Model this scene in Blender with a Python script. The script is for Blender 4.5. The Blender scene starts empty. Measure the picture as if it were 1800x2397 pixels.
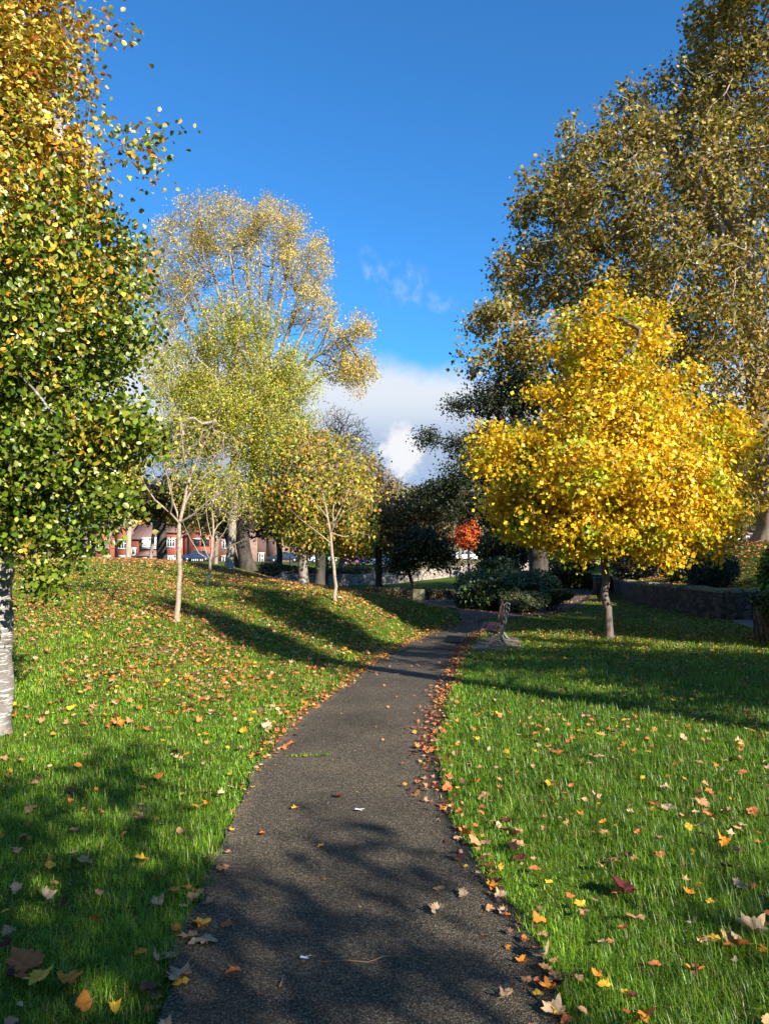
import bpy, math, random, time
import numpy as np
from mathutils import Vector
random.seed(7); rng = np.random.default_rng(7)
SC = bpy.context.scene; COL = SC.collection
T0 = time.time()
SKYR, SKYG, SKYB, EXPO = .40, 1.07, 1.58, 1.3
F = 1810.0; PITCH = math.radians(3.2); EYE = 1.65
cp, sp_ = math.cos(PITCH), math.sin(PITCH)

# ------------------------------------------------------------------ view maths
def ray(px, py):
    a, b = (px-900)/F, (1198.5-py)/F
    return a/(cp-b*sp_), (sp_+b*cp)/(cp-b*sp_)          # dx/dy, dz/dy
def U(dx, dy, d):                                        # a point of the picture at world depth d
    sx, sz = ray(dx/.9228, dy/.9228)
    return np.array([sx*d, d, EYE+sz*d])
def UP(px, py, d):
    sx, sz = ray(px, py); return np.array([sx*d, d, EYE+sz*d])
def zpath(d): return np.interp(d, [0, 8, 11.5, 15.5, 19, 23, 30, 60], [0, 0, -.07, -.25, -.3, -.3, -.35, -.5])
def G(px, py):                                           # picture point on the gently falling path level
    sx, sz = ray(px, py)
    ds = np.linspace(1.5, 60, 6000)
    k = np.argmin(np.abs(EYE+sz*ds-zpath(ds)))
    return sx*ds[k], ds[k]

# ------------------------------------------------------------------ noise
_nk = np.random.default_rng(3)
_K = _nk.normal(size=(24, 3)); _K /= np.linalg.norm(_K, axis=1)[:, None]; _PH = _nk.uniform(0, 6.28, 24)
def sn(p, f=1.0, o=0):
    p = np.asarray(p, float)
    if p.shape[-1] == 2: p = np.concatenate([p, np.zeros(p.shape[:-1]+(1,))], -1)
    s = 0
    for i in range(8):
        j = (i+o*5) % 24
        s = s+np.sin((p@_K[j])*f*6.28*(.7+.12*i)+_PH[j]*(1+o))
    return s/8*1.6

# ------------------------------------------------------------------ path edges (from the picture, on the ground)
PL = [(352,2397),(390,2299),(417,2202),(477,2088),(509,2007),(520,1942),(563,1888),(585,1828),(623,1774),(656,1725),(715,1671),(759,1633),(822,1597),(856,1566),(892,1544),(947,1511),(1006,1485),(1085,1463),(1110,1458)]
PR = [(1335,2397),(1275,2254),(1225,2182),(1164,2085),(1104,1999),(1064,1920),(1040,1869),(1026,1800),(1022,1730),(1034,1690),(1042,1650),(1053,1616),(1069,1570),(1082,1536),(1103,1502),(1122,1485),(1200,1458)]
gl = np.array([G(*p) for p in PL]); gr = np.array([G(*p) for p in PR])
gl = gl[np.argsort(gl[:, 1])]; gr = gr[np.argsort(gr[:, 1])]
def pathx(y):
    y = np.asarray(y, float)
    a = np.interp(y, np.r_[-12, -2, gl[:, 1]], np.r_[-1.2, -.98, gl[:, 0]])
    b = np.interp(y, np.r_[-12, -2, gr[:, 1]], np.r_[.4, .58, gr[:, 0]])
    return a, b
YEND = min(gl[-1, 1], gr[-1, 1])

# ------------------------------------------------------------------ terrain
def zc(px, py, d): p = UP(px, py, d); return (p[0], p[1], p[2])
CT = []
for y in np.arange(-8, 24, 2.5):
    a, b = pathx(y)
    for x in (a, b): CT.append((float(x), float(y), float(zpath(y))))
    CT.append((float(b)+3.0, float(y), float(zpath(y))+.02)); CT.append((float(b)+7, float(y), float(zpath(y))+.05))
CT += [zc(16,1718,6.8), zc(417,1455,14.5), zc(485,1371,21), zc(538,1333,29), zc(580,1335,34), zc(786,1406,19), zc(710,1368,25),
       zc(100,1310,24), zc(330,1312,27), zc(0,1312,22), zc(-500,1318,22), zc(-1100,1320,22), zc(899,1398,22.5), zc(1030,1430,22.5),
       zc(100,1500,12), zc(0,1600,8.5), zc(300,1600,9.5), zc(200,1400,17), zc(600,1500,14), zc(640,1440,17.5), zc(-300,1500,12),
       (-4,2,.05),(-7,3,.2),(-4,-5,.05),(-9,8,.6),(-14,10,1.2),(-20,30,1.5),(-12,34,1.1),(-8,40,.3),(-3.5,34,.15),(0,28,-.15),
       (1,33,-.35),(4,27,-.33),(7,30,-.35),(9,36,-.35),(11,42,-.35),(-3,42,-.6),(4,42,-.6),(-22,42,.6),(12,-4,.05),(12,10,-.05)]
CT = np.array(CT, float)
def _tps(r2): return np.where(r2 > 0, r2*np.log(np.maximum(r2, 1e-9))*.5, 0)
n = len(CT); d2 = ((CT[:, None, :2]-CT[None, :, :2])**2).sum(-1)
A = np.zeros((n+3, n+3)); A[:n, :n] = _tps(d2)+np.eye(n)*.02
A[:n, n] = 1; A[:n, n+1:] = CT[:, :2]; A[n:, :n] = A[:n, n:].T
W = np.linalg.solve(A, np.r_[CT[:, 2], 0, 0, 0])
def sstep(t): t = np.clip(t, 0, 1); return t*t*(3-2*t)
def xw(y): return np.interp(y, [17.5, 22.8, 28, 34, 42, 50, 60], [10.2, 10.25, 10.3, 10.9, 12.4, 14.6, 17.5])
WX = [-30, -9, -5, 0, 4, 8, 14, 24, 40, 60]; WY = [57, 57, 58, 61, 66, 71, 77, 82, 84, 84]
WZ = [.1, -.3, -.66, -.62, -.35, -.05, .15, .3, .3, .3]
def yw(x): return np.interp(x, WX, WY)
def zwb(x): return np.interp(x, WX, WZ)
def H0(x, y):
    x = np.asarray(x, float).ravel(); y = np.asarray(y, float).ravel(); z = np.empty_like(x)
    for s in range(0, len(x), 20000):
        X, Y = x[s:s+20000], y[s:s+20000]
        cx, cy = np.clip(X, -26, 16), np.clip(Y, -8, 44)
        r2 = (cx[:, None]-CT[None, :, 0])**2+(cy[:, None]-CT[None, :, 1])**2
        t = _tps(r2)@W[:n]+W[n]+W[n+1]*cx+W[n+2]*cy
        front = np.interp(Y, [36, 50], [-.6, -.62])*0+np.minimum(zwb(X), -.0+zwb(X))
        back = zwb(X)+.72
        far = np.where(Y < yw(X), np.where(X < -9, .1, zwb(X)-.03), back)
        far = far+(0.6-far)*sstep((Y-100)/60)
        k = sstep((Y-36)/14)
        h = t*(1-k)+far*k
        pa, pb = pathx(Y); dp_ = np.maximum(np.maximum(pa-X, X-pb), 0); kp = (1-sstep((dp_-.1)/1.2))*sstep((YEND+1.5-Y)/3)
        h = h*(1-kp)+zpath(Y)*kp
        # raised bank on the right behind the retaining wall
        e = X-xw(Y)
        bk = .5+1.8*sstep((e-.3)/6.0)+.06*sn(np.c_[X, Y], .12)
        inb = (e > .02) & (Y > 23.0) & (Y < 70)
        inb2 = (X > 8.45) & (Y < 17.35)
        h = np.where(inb, np.maximum(h, bk), h)
        h = np.where(inb2, np.maximum(h, .42+.9*sstep((X-9)/6)), h)
        z[s:s+20000] = h+.012*sn(np.c_[X, Y], .25, 1)*sstep((Y-4)/8)*sstep((np.abs(X)-1.5)/3)
    return z
def axis(parts):
    out = []
    for a, b, s in parts: out += list(np.arange(a, b, s))
    out.append(parts[-1][1]); return np.array(sorted(set(np.round(out, 3))))
GX = axis([(-900, -200, 100), (-200, -60, 20), (-60, -16, 2), (-16, -8, .5), (-8, 8, .2), (8, 14, .1), (14, 30, .5), (30, 60, 2), (60, 200, 20), (200, 900, 100)])
GY = axis([(-300, -60, 40), (-60, -12, 4), (-12, 0, .5), (0, 17, .2), (17, 17.8, .06), (17.8, 22.8, .2), (22.8, 23.2, .05), (23.2, 36, .3), (36, 56, 1), (56, 86, .3), (86, 130, 4), (130, 300, 20), (300, 1500, 150)])
GZ = H0(*[a.ravel() for a in np.meshgrid(GX, GY)]).reshape(len(GY), len(GX))
def H(x, y):
    x = np.asarray(x, float); y = np.asarray(y, float)
    i = np.clip(np.searchsorted(GX, x)-1, 0, len(GX)-2); j = np.clip(np.searchsorted(GY, y)-1, 0, len(GY)-2)
    u = np.clip((x-GX[i])/(GX[i+1]-GX[i]), 0, 1); v = np.clip((y-GY[j])/(GY[j+1]-GY[j]), 0, 1)
    return (GZ[j, i]*(1-u)+GZ[j, i+1]*u)*(1-v)+(GZ[j+1, i]*(1-u)+GZ[j+1, i+1]*u)*v
def g1(x, y): return float(H(np.array([x]), np.array([y]))[0])

# ------------------------------------------------------------------ mesh building
def rawmesh(name, V, faces, mat, parent=None, col=None, smooth=False, mats=None, mi=None):
    """faces: list of (k, array[n,k])"""
    me = bpy.data.meshes.new(name)
    V = np.asarray(V, np.float32)
    me.vertices.add(len(V)); me.vertices.foreach_set('co', V.ravel())
    tot = sum(f.size for f in faces); npoly = sum(len(f) for f in faces)
    me.loops.add(tot); me.loops.foreach_set('vertex_index', np.concatenate([f.ravel() for f in faces]).astype(np.int32))
    me.polygons.add(npoly)
    lt = np.concatenate([np.full(len(f), f.shape[1]) for f in faces]).astype(np.int32)
    ls = np.r_[0, np.cumsum(lt)[:-1]].astype(np.int32)
    me.polygons.foreach_set('loop_start', ls)
    if smooth: me.polygons.foreach_set('use_smooth', np.ones(npoly, bool))
    if col is not None:
        at = me.color_attributes.new('Col', 'FLOAT_COLOR', 'POINT')
        c = np.ones((len(V), 4), np.float32); c[:, :3] = col; at.data.foreach_set('color', c.ravel())
    me.materials.append(mat)
    if mats:
        for m in mats: me.materials.append(m)
        me.polygons.foreach_set('material_index', np.asarray(mi, np.int32))
    me.update(); me.validate()
    o = bpy.data.objects.new(name, me); COL.objects.link(o)
    if parent: o.parent = parent; o.location = -Vector(parent.location) if parent.get('_abs') else (0, 0, 0)
    return o
def tag(o, label=None, cat=None, group=None, kind=None):
    if label: o['label'] = label
    if cat: o['category'] = cat
    if group: o['group'] = group
    if kind: o['kind'] = kind
    return o
def empty(name, loc, label, cat, group=None, rz=0):
    o = bpy.data.objects.new(name, None); COL.objects.link(o); o.location = loc; o.rotation_euler = (0, 0, rz)
    o.empty_display_size = .3
    return tag(o, label, cat, group)
class MB:
    """collects simple solids, then links them as one mesh"""
    def __init__(s): s.v = []; s.f = {}; s.n = 0
    def add(s, V, faces):
        for f in faces: s.f.setdefault(len(f), []).append([i+s.n for i in f])
        s.v += [tuple(map(float, q)) for q in V]; s.n += len(V); return s
    def box(s, c, d, rz=0, taper=1.0, tilt=0):
        x, y, z = [k/2 for k in d]; V = []
        ca, sa = math.cos(rz), math.sin(rz)
        for k, t in ((-1, 1), (1, taper)):
            for i, j in ((-1, -1), (1, -1), (1, 1), (-1, 1)):
                X, Y = i*x*t+(tilt if k > 0 else 0), j*y*t
                V.append((c[0]+X*ca-Y*sa, c[1]+X*sa+Y*ca, c[2]+k*z))
        return s.add(V, [(3, 2, 1, 0), (4, 5, 6, 7), (0, 1, 5, 4), (1, 2, 6, 5), (2, 3, 7, 6), (3, 0, 4, 7)])
    def prism(s, prof, a, b, ax=1):
        """profile in the plane across axis ax, extruded a..b"""
        k = len(prof); V = []
        for t in (a, b):
            for p, q in prof: V.append((p, t, q) if ax == 1 else ((t, p, q) if ax == 0 else (p, q, t)))
        fs = [tuple(range(k)), tuple(range(2*k-1, k-1, -1))]+[(i, i+k, (i+1) % k+k, (i+1) % k) for i in range(k)]
        return s.add(V, fs)
    def tube(s, pts, rad, n=8, flat=1.0, cap=True):
        V, fs = tubeVF(pts, rad, n, flat, cap); return s.add(V, fs)
    def lathe(s, c, prof, n=16, ax=2):
        V = []; fs = []
        for r, z in prof:
            for k in range(n):
                a = 6.28318*k/n; p = (r*math.cos(a), r*math.sin(a), z)
                if ax == 0: p = (z, p[0], p[1])
                if ax == 1: p = (p[0], z, p[1])
                V.append((c[0]+p[0], c[1]+p[1], c[2]+p[2]))
        for j in range(len(prof)-1):
            for k in range(n): fs.append((j*n+k, j*n+(k+1) % n, (j+1)*n+(k+1) % n, (j+1)*n+k))
        fs.append(tuple(range(n-1, -1, -1))); fs.append(tuple((len(prof)-1)*n+k for k in range(n)))
        return s.add(V, fs)
    def build(s, name, mat, parent=None, smooth=False, bevel=0):
        o = rawmesh(name, np.array(s.v), [np.array(f) for f in s.f.values()], mat, parent, smooth=smooth)
        if bevel:
            m = o.modifiers.new('bevel', 'BEVEL'); m.width = bevel; m.segments = 2; m.limit_method = 'ANGLE'
        return o
def tubeVF(pts, rad, n=8, flat=1.0, cap=True):
    P = np.asarray(pts, float); R = np.broadcast_to(np.asarray(rad, float), (len(P),))
    T = np.gradient(P, axis=0); T /= np.linalg.norm(T, axis=1)[:, None]+1e-9
    u = np.cross(T[0], [0, 0, 1.]); 
    if np.linalg.norm(u) < .1: u = np.cross(T[0], [0, 1., 0])
    u /= np.linalg.norm(u); V = []
    ang = np.arange(n)*2*math.pi/n
    for i in range(len(P)):
        u = u-T[i]*(u@T[i]); u /= np.linalg.norm(u)+1e-9
        w = np.cross(T[i], u)
        V.append(P[i]+R[i]*(np.cos(ang)[:, None]*u*flat+np.sin(ang)[:, None]*w))
    V = np.concatenate(V); fs = []
    for i in range(len(P)-1):
        for k in range(n): fs.append((i*n+k, i*n+(k+1) % n, (i+1)*n+(k+1) % n, (i+1)*n+k))
    if cap: fs.append(tuple(range(n-1, -1, -1))); fs.append(tuple((len(P)-1)*n+k for k in range(n)))
    return V, fs

# ------------------------------------------------------------------ materials
def newmat(name):
    m = bpy.data.materials.new(name); m.use_nodes = True
    nt = m.node_tree; nt.nodes.clear()
    o = nt.nodes.new('ShaderNodeOutputMaterial'); b = nt.nodes.new('ShaderNodeBsdfPrincipled')
    nt.links.new(b.outputs[0], o.inputs[0]); return m, nt, b, o
def noise_node(nt, scale, detail=4, rough=.6, coord='Object', vec=None, mscale=None):
    tc = nt.nodes.new('ShaderNodeTexCoord'); t = nt.nodes.new('ShaderNodeTexNoise')
    t.inputs['Scale'].default_value = scale; t.inputs['Detail'].default_value = detail; t.inputs['Roughness'].default_value = rough
    src = tc.outputs[coord]
    if mscale:
        mp = nt.nodes.new('ShaderNodeMapping'); mp.inputs['Scale'].default_value = mscale
        nt.links.new(src, mp.inputs[0]); src = mp.outputs[0]
    nt.links.new(src, t.inputs['Vector']); return t
def ramp(nt, src, stops):
    r = nt.nodes.new('ShaderNodeValToRGB'); e = r.color_ramp.elements
    while len(e) < len(stops): e.new(.5)
    for k, (p, c) in enumerate(stops): e[k].position = p; e[k].color = (*c, 1)
    nt.links.new(src, r.inputs[0]); return r
def bump(nt, b, src, strength=.5, dist=.01):
    n_ = nt.nodes.new('ShaderNodeBump'); n_.inputs['Strength'].default_value = strength; n_.inputs['Distance'].default_value = dist
    nt.links.new(src, n_.inputs['Height']); nt.links.new(n_.outputs[0], b.inputs['Normal'])
def leafmat(name, trans=.35, rough=.45, spec=.4):
    m, nt, b, o = newmat(name)
    a = nt.nodes.new('ShaderNodeAttribute'); a.attribute_name = 'Col'
    nt.links.new(a.outputs['Color'], b.inputs['Base Color']); b.inputs['Roughness'].default_value = rough
    b.inputs['Specular IOR Level'].default_value = spec
    t = nt.nodes.new('ShaderNodeBsdfTranslucent'); nt.links.new(a.outputs['Color'], t.inputs[0])
    mx = nt.nodes.new('ShaderNodeMixShader'); mx.inputs[0].default_value = trans
    nt.links.new(b.outputs[0], mx.inputs[1]); nt.links.new(t.outputs[0], mx.inputs[2]); nt.links.new(mx.outputs[0], o.inputs[0])
    return m
def noisemat(name, stops, scale=5, detail=6, rough=.85, bs=.4, bd=.01, mscale=None, spec=.3, vor=None):
    m, nt, b, o = newmat(name)
    t = noise_node(nt, scale, detail, .65, mscale=mscale)
    r = ramp(nt, t.outputs['Fac'], stops); nt.links.new(r.outputs[0], b.inputs['Base Color'])
    b.inputs['Roughness'].default_value = rough; b.inputs['Specular IOR Level'].default_value = spec
    if bs: bump(nt, b, t.outputs['Fac'], bs, bd)
    return m
def flat(name, c, rough=.5, metal=0, spec=.5):
    m, nt, b, o = newmat(name)
    t = noise_node(nt, 14, 5, .6); k = .8
    r = ramp(nt, t.outputs['Fac'], [(.3, tuple(x*k for x in c)), (.7, tuple(min(1, x*1.12) for x in c))])
    nt.links.new(r.outputs[0], b.inputs['Base Color'])
    b.inputs['Roughness'].default_value = rough; b.inputs['Metallic'].default_value = metal; b.inputs['Specular IOR Level'].default_value = spec
    return m
M = {}
M['leaf'] = leafmat('leaf_surface', .38)
M['gloss_leaf'] = leafmat('glossy_leaf_surface', .25, .35, .5)
M['dark_leaf'] = leafmat('evergreen_leaf_surface', .12, .5, .3)
M['dry_leaf'] = leafmat('dry_leaf_surface', .15, .65, .25)
M['grass'] = leafmat('grass_blade_surface', .3, .42, .5)
def bark(name, c0, c1, c2, sc=6, ms=(1, 1, .25), bs=.6):
    return noisemat(name, [(.3, c0), (.5, c1), (.72, c2)], sc, 8, .9, bs, .02, ms)
M['bark_pale'] = bark('pale_bark', (.16,.13,.10), (.30,.25,.19), (.42,.36,.28), 5)
M['bark_sapling'] = bark('smooth_tan_bark', (.15,.11,.08), (.30,.235,.17), (.42,.34,.26), 16, (1, 1, 1.4), .35)
M['bark_grey'] = bark('grey_bark', (.10,.085,.07), (.2,.17,.14), (.33,.29,.24), 4)
M['bark_dark'] = bark('dark_bark', (.02,.017,.014), (.05,.04,.032), (.09,.075,.06), 5)
M['bark_tulip'] = bark('tulip_tree_bark', (.07,.052,.04), (.13,.10,.08), (.19,.15,.125), 22, (1, 1, .35), .3)
def beech_bark():
    m, nt, b, o = newmat('silver_banded_bark')
    big = noise_node(nt, 2.2, 4, .6)
    r = ramp(nt, big.outputs['Fac'], [(.34, (.06,.048,.042)), (.48, (.14,.12,.105)), (.68, (.27,.245,.225))])
    ln = noise_node(nt, 9, 5, .7, mscale=(1, 1, 7))
    r2 = ramp(nt, ln.outputs['Fac'], [(.52, (0, 0, 0)), (.60, (1, 1, 1))])
    mx = nt.nodes.new('ShaderNodeMix'); mx.data_type = 'RGBA'
    nt.links.new(r2.outputs[0], mx.inputs[0]); nt.links.new(r.outputs[0], mx.inputs[6]); mx.inputs[7].default_value = (.48, .47, .42, 1)
    nt.links.new(mx.outputs[2], b.inputs['Base Color']); b.inputs['Roughness'].default_value = .75
    bump(nt, b, ln.outputs['Fac'], .35, .01); return m
M['bark_beech'] = beech_bark()

def ground_mat():
    m, nt, b, o = newmat('lawn_soil')
    t = noise_node(nt, 1.3, 6, .7); t2 = noise_node(nt, 26, 6, .75); t3 = noise_node(nt, 5.5, 4, .6)
    r = ramp(nt, t.outputs['Fac'], [(.3, (.04,.07,.008)), (.5, (.07,.12,.012)), (.72, (.11,.15,.025))])
    r2 = ramp(nt, t2.outputs['Fac'], [(.35, (.55,.5,.45)), (.65, (1.25,1.25,1.1))])
    mx = nt.nodes.new('ShaderNodeMix'); mx.data_type = 'RGBA'; mx.blend_type = 'MULTIPLY'; mx.inputs[0].default_value = 1
    nt.links.new(r.outputs[0], mx.inputs[6]); nt.links.new(r2.outputs[0], mx.inputs[7])
    mx2 = nt.nodes.new('ShaderNodeMix'); mx2.data_type = 'RGBA'
    r3 = ramp(nt, t3.outputs['Fac'], [(.62, (0, 0, 0)), (.75, (.5, .5, .5))]); nt.links.new(r3.outputs[0], mx2.inputs[0])
    nt.links.new(mx.outputs[2], mx2.inputs[6]); mx2.inputs[7].default_value = (.12, .075, .03, 1)
    nt.links.new(mx2.outputs[2], b.inputs['Base Color']); b.inputs['Roughness'].default_value = 1; b.inputs['Specular IOR Level'].default_value = .1
    bump(nt, b, t2.outputs['Fac'], .8, .03); return m
def asphalt_mat(name, k=1.0):
    m, nt, b, o = newmat(name)
    tc = nt.nodes.new('ShaderNodeTexCoord')
    v = nt.nodes.new('ShaderNodeTexVoronoi'); v.inputs['Scale'].default_value = 165; nt.links.new(tc.outputs['Object'], v.inputs['Vector'])
    sep = nt.nodes.new('ShaderNodeSeparateColor'); nt.links.new(v.outputs['Color'], sep.inputs[0])
    r = ramp(nt, sep.outputs[0], [(0, (.022*k,.017*k,.011*k)), (.45, (.062*k,.048*k,.031*k)), (.8, (.135*k,.106*k,.070*k)), (1, (.27*k,.215*k,.145*k))])
    big = noise_node(nt, 1.1, 5, .65)
    r2 = ramp(nt, big.outputs['Fac'], [(.3, (.58,.57,.54)), (.5, (.95,.95,.93)), (.72, (1.3,1.25,1.15))])
    mx = nt.nodes.new('ShaderNodeMix'); mx.data_type = 'RGBA'; mx.blend_type = 'MULTIPLY'; mx.inputs[0].default_value = 1
    nt.links.new(r.outputs[0], mx.inputs[6]); nt.links.new(r2.outputs[0], mx.inputs[7])
    dm = nt.nodes.new('ShaderNodeMix'); dm.data_type = 'RGBA'; dm.blend_type = 'MULTIPLY'; dm.inputs[0].default_value = .8
    rd = ramp(nt, v.outputs['Distance'], [(.25, (1,1,1)), (.8, (.3,.3,.3))])
    nt.links.new(mx.outputs[2], dm.inputs[6]); nt.links.new(rd.outputs[0], dm.inputs[7])
    # moss towards patches
    ms = noise_node(nt, 3.1, 5, .7); rm = ramp(nt, ms.outputs['Fac'], [(.6, (0, 0, 0)), (.78, (.45,.45,.45))])
    m3 = nt.nodes.new('ShaderNodeMix'); m3.data_type = 'RGBA'; nt.links.new(rm.outputs[0], m3.inputs[0])
    nt.links.new(dm.outputs[2], m3.inputs[6]); m3.inputs[7].default_value = (.055*k, .055*k, .022*k, 1)
    nt.links.new(m3.outputs[2], b.inputs['Base Color']); b.inputs['Roughness'].default_value = .8; b.inputs['Specular IOR Level'].default_value = .35
    inv = nt.nodes.new('ShaderNodeMath'); inv.operation = 'MULTIPLY'; inv.inputs[1].default_value = -1; nt.links.new(v.outputs['Distance'], inv.inputs[0])
    bump(nt, b, inv.outputs[0], .9, .006); return m
def stone_mat(name, c0, c1, sc=3.2, mortar=(.05,.045,.04), rand=.9, ms=(1, 1, 1.6), mw=.06):
    m, nt, b, o = newmat(name)
    tc = nt.nodes.new('ShaderNodeTexCoord'); mp = nt.nodes.new('ShaderNodeMapping'); mp.inputs['Scale'].default_value = ms
    nt.links.new(tc.outputs['Object'], mp.inputs[0])
    v = nt.nodes.new('ShaderNodeTexVoronoi'); v.inputs['Scale'].default_value = sc; v.inputs['Randomness'].default_value = rand
    e = nt.nodes.new('ShaderNodeTexVoronoi'); e.feature = 'DISTANCE_TO_EDGE'; e.inputs['Scale'].default_value = sc; e.inputs['Randomness'].default_value = rand
    nt.links.new(mp.outputs[0], v.inputs['Vector']); nt.links.new(mp.outputs[0], e.inputs['Vector'])
    sep = nt.nodes.new('ShaderNodeSeparateColor'); nt.links.new(v.outputs['Color'], sep.inputs[0])
    r = ramp(nt, sep.outputs[0], [(0, c0), (1, c1)])
    nz = noise_node(nt, 18, 6, .7); rn = ramp(nt, nz.outputs['Fac'], [(.3, (.6,.6,.6)), (.7, (1.2,1.2,1.2))])
    mm = nt.nodes.new('ShaderNodeMix'); mm.data_type = 'RGBA'; mm.blend_type = 'MULTIPLY'; mm.inputs[0].default_value = 1
    nt.links.new(r.outputs[0], mm.inputs[6]); nt.links.new(rn.outputs[0], mm.inputs[7])
    re = ramp(nt, e.outputs['Distance'], [(mw*.5, (0, 0, 0)), (mw, (1, 1, 1))])
    mx = nt.nodes.new('ShaderNodeMix'); mx.data_type = 'RGBA'; nt.links.new(re.outputs[0], mx.inputs[0])
    mx.inputs[6].default_value = (*mortar, 1); nt.links.new(mm.outputs[2], mx.inputs[7]); nt.links.new(mx.outputs[2], b.inputs['Base Color'])
    b.inputs['Roughness'].default_value = .9; bump(nt, b, re.outputs[0], .7, .04); return m
def brick_mat(name, c1, c2, sc=1.0, mortar=(.25,.2,.17)):
    m, nt, b, o = newmat(name)
    tc = nt.nodes.new('ShaderNodeTexCoord'); mp = nt.nodes.new('ShaderNodeMapping'); mp.inputs['Rotation'].default_value = (math.pi/2, 0, 0)
    nt.links.new(tc.outputs['Object'], mp.inputs[0])
    k = nt.nodes.new('ShaderNodeTexBrick'); nt.links.new(mp.outputs[0], k.inputs['Vector'])
    k.inputs['Color1'].default_value = (*c1, 1); k.inputs['Color2'].default_value = (*c2, 1); k.inputs['Mortar'].default_value = (*mortar, 1)
    k.inputs['Scale'].default_value = sc; k.inputs['Mortar Size'].default_value = .012; k.inputs['Brick Width'].default_value = .23; k.inputs['Row Height'].default_value = .075
    nz = noise_node(nt, 1.1, 6, .7); rn = ramp(nt, nz.outputs['Fac'], [(.3, (.7,.7,.7)), (.7, (1.2,1.2,1.2))])
    mm = nt.nodes.new('ShaderNodeMix'); mm.data_type = 'RGBA'; mm.blend_type = 'MULTIPLY'; mm.inputs[0].default_value = 1
    nt.links.new(k.outputs[0], mm.inputs[6]); nt.links.new(rn.outputs[0], mm.inputs[7]); nt.links.new(mm.outputs[2], b.inputs['Base Color'])
    b.inputs['Roughness'].default_value = .9; return m
def glassmat(name, c=(.03,.035,.04)):
    m, nt, b, o = newmat(name)
    b.inputs['Base Color'].default_value = (*c, 1); b.inputs['Roughness'].default_value = .08; b.inputs['Specular IOR Level'].default_value = .9
    return m
M['ground'] = ground_mat(); M['asphalt'] = asphalt_mat('asphalt', 1.28); M['patch'] = asphalt_mat('dark_asphalt_patch', .5)
M['leafy'] = noisemat('leaf_strewn_paving', [(.3, (.05,.035,.03)), (.5, (.12,.08,.06)), (.7, (.2,.12,.08))], 14, 7, .9, .6, .02)
M['road'] = asphalt_mat('road_asphalt', 1.8)
M['wall_pale'] = stone_mat('pale_rubble_stone', (.26,.20,.165), (.46,.38,.33), 3.2, (.07,.06,.05))
M['wall_dark'] = stone_mat('old_sandstone', (.03,.022,.017), (.13,.095,.07), 4.0, (.012,.010,.008))
M['moss_stone'] = noisemat('mossy_stone', [(.35, (.08,.07,.04)), (.5, (.2,.17,.10)), (.7, (.12,.13,.04))], 6, 7, .95, .8, .03)
M['slab'] = noisemat('paving_slab', [(.3, (.11,.085,.07)), (.7, (.22,.18,.15))], 5, 7, .9, .3, .01)
M['brick'] = brick_mat('red_brick', (.36,.075,.04), (.28,.058,.032), mortar=(.22,.10,.07)); M['brick2'] = brick_mat('brown_brick', (.22,.10,.07), (.16,.08,.06))
M['tile'] = noisemat('clay_roof_tiles', [(.3, (.12,.06,.05)), (.5, (.2,.11,.09)), (.7, (.28,.17,.14))], 8, 6, .9, .5, .05, (1, 1, 3))
M['white'] = flat('white_paint', (.78,.78,.76), .5); M['cream'] = flat('pale_render', (.6,.55,.47), .9)
M['glass'] = glassmat('window_glass'); M['iron'] = flat('cast_iron', (.10,.09,.08), .45, .6)
M['silver_iron'] = flat('worn_iron_paint', (.17,.155,.14), .42, .45)
M['wood'] = noisemat('red_brown_bench_wood', [(.3, (.10,.035,.025)), (.5, (.17,.06,.045)), (.7, (.25,.10,.08))], 9, 7, .45, .3, .004, (6, .6, 6), .5)
M['rubber'] = flat('tyre_rubber', (.015,.015,.015), .8); M['rim'] = flat('wheel_rim', (.4,.4,.42), .3, .8)
M['black'] = flat('black_paint', (.012,.012,.012), .5); M['feather'] = flat('white_feather', (.8,.82,.85), .7)
M['lamp_metal'] = flat('galvanised_post', (.4,.4,.4), .5, .5)
def carpaint(name, c):
    m, nt, b, o = newmat(name); b.inputs['Base Color'].default_value = (*c, 1); b.inputs['Roughness'].default_value = .3
    b.inputs['Coat Weight'].default_value = .8; b.inputs['Coat Roughness'].default_value = .05; return m

# ------------------------------------------------------------------ leaves in bulk
def tmpl(kind):
    if kind == 'oval':
        V = [(0,0,0),(0,1,-.06),(-.30,.28,.07),(-.34,.62,.09),(.34,.62,.09),(.30,.28,.07)]
        return np.array(V, float), [np.array([[0,1,3,2],[0,5,4,1]])]
    if kind == 'diamond':
        V = [(0,0,0),(0,1,-.08),(-.32,.5,.08),(.32,.5,.08)]
        return np.array(V, float), [np.array([[0,1,2],[0,3,1]])]
    if kind == 'tulip':
        V = [(0,.42,-.06),(0,0,0),(.45,.05,.05),(.36,.38,.02),(.52,.62,.07),(.25,.95,.03),(0,.8,-.05),(-.25,.95,.03),(-.52,.62,.07),(-.36,.38,.02),(-.45,.05,.05)]
        V = [(x, y, z) for x, y, z in V]
        return np.array(V, float), [np.array([[0,i,i+1] for i in range(1, 10)]+[[0,10,1]])]
    if kind == 'maple':
        ang = np.radians([-90, -52, -25, 5, 28, 60, 90, 120, 152, 175, 205, 232]); rad = [.18,.52,.30,.66,.34,.42,.78,.42,.34,.66,.30,.52]
        V = [(0,.0,-.02)]+[(r*math.cos(a), r*math.sin(a), .12*r*r*math.sin(3*a+1)) for a, r in zip(ang, rad)]
        V = np.array(V); V[:, 1] += .2
        return V, [np.array([[0,i,i+1] for i in range(1, 12)]+[[0,12,1]])]
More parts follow.
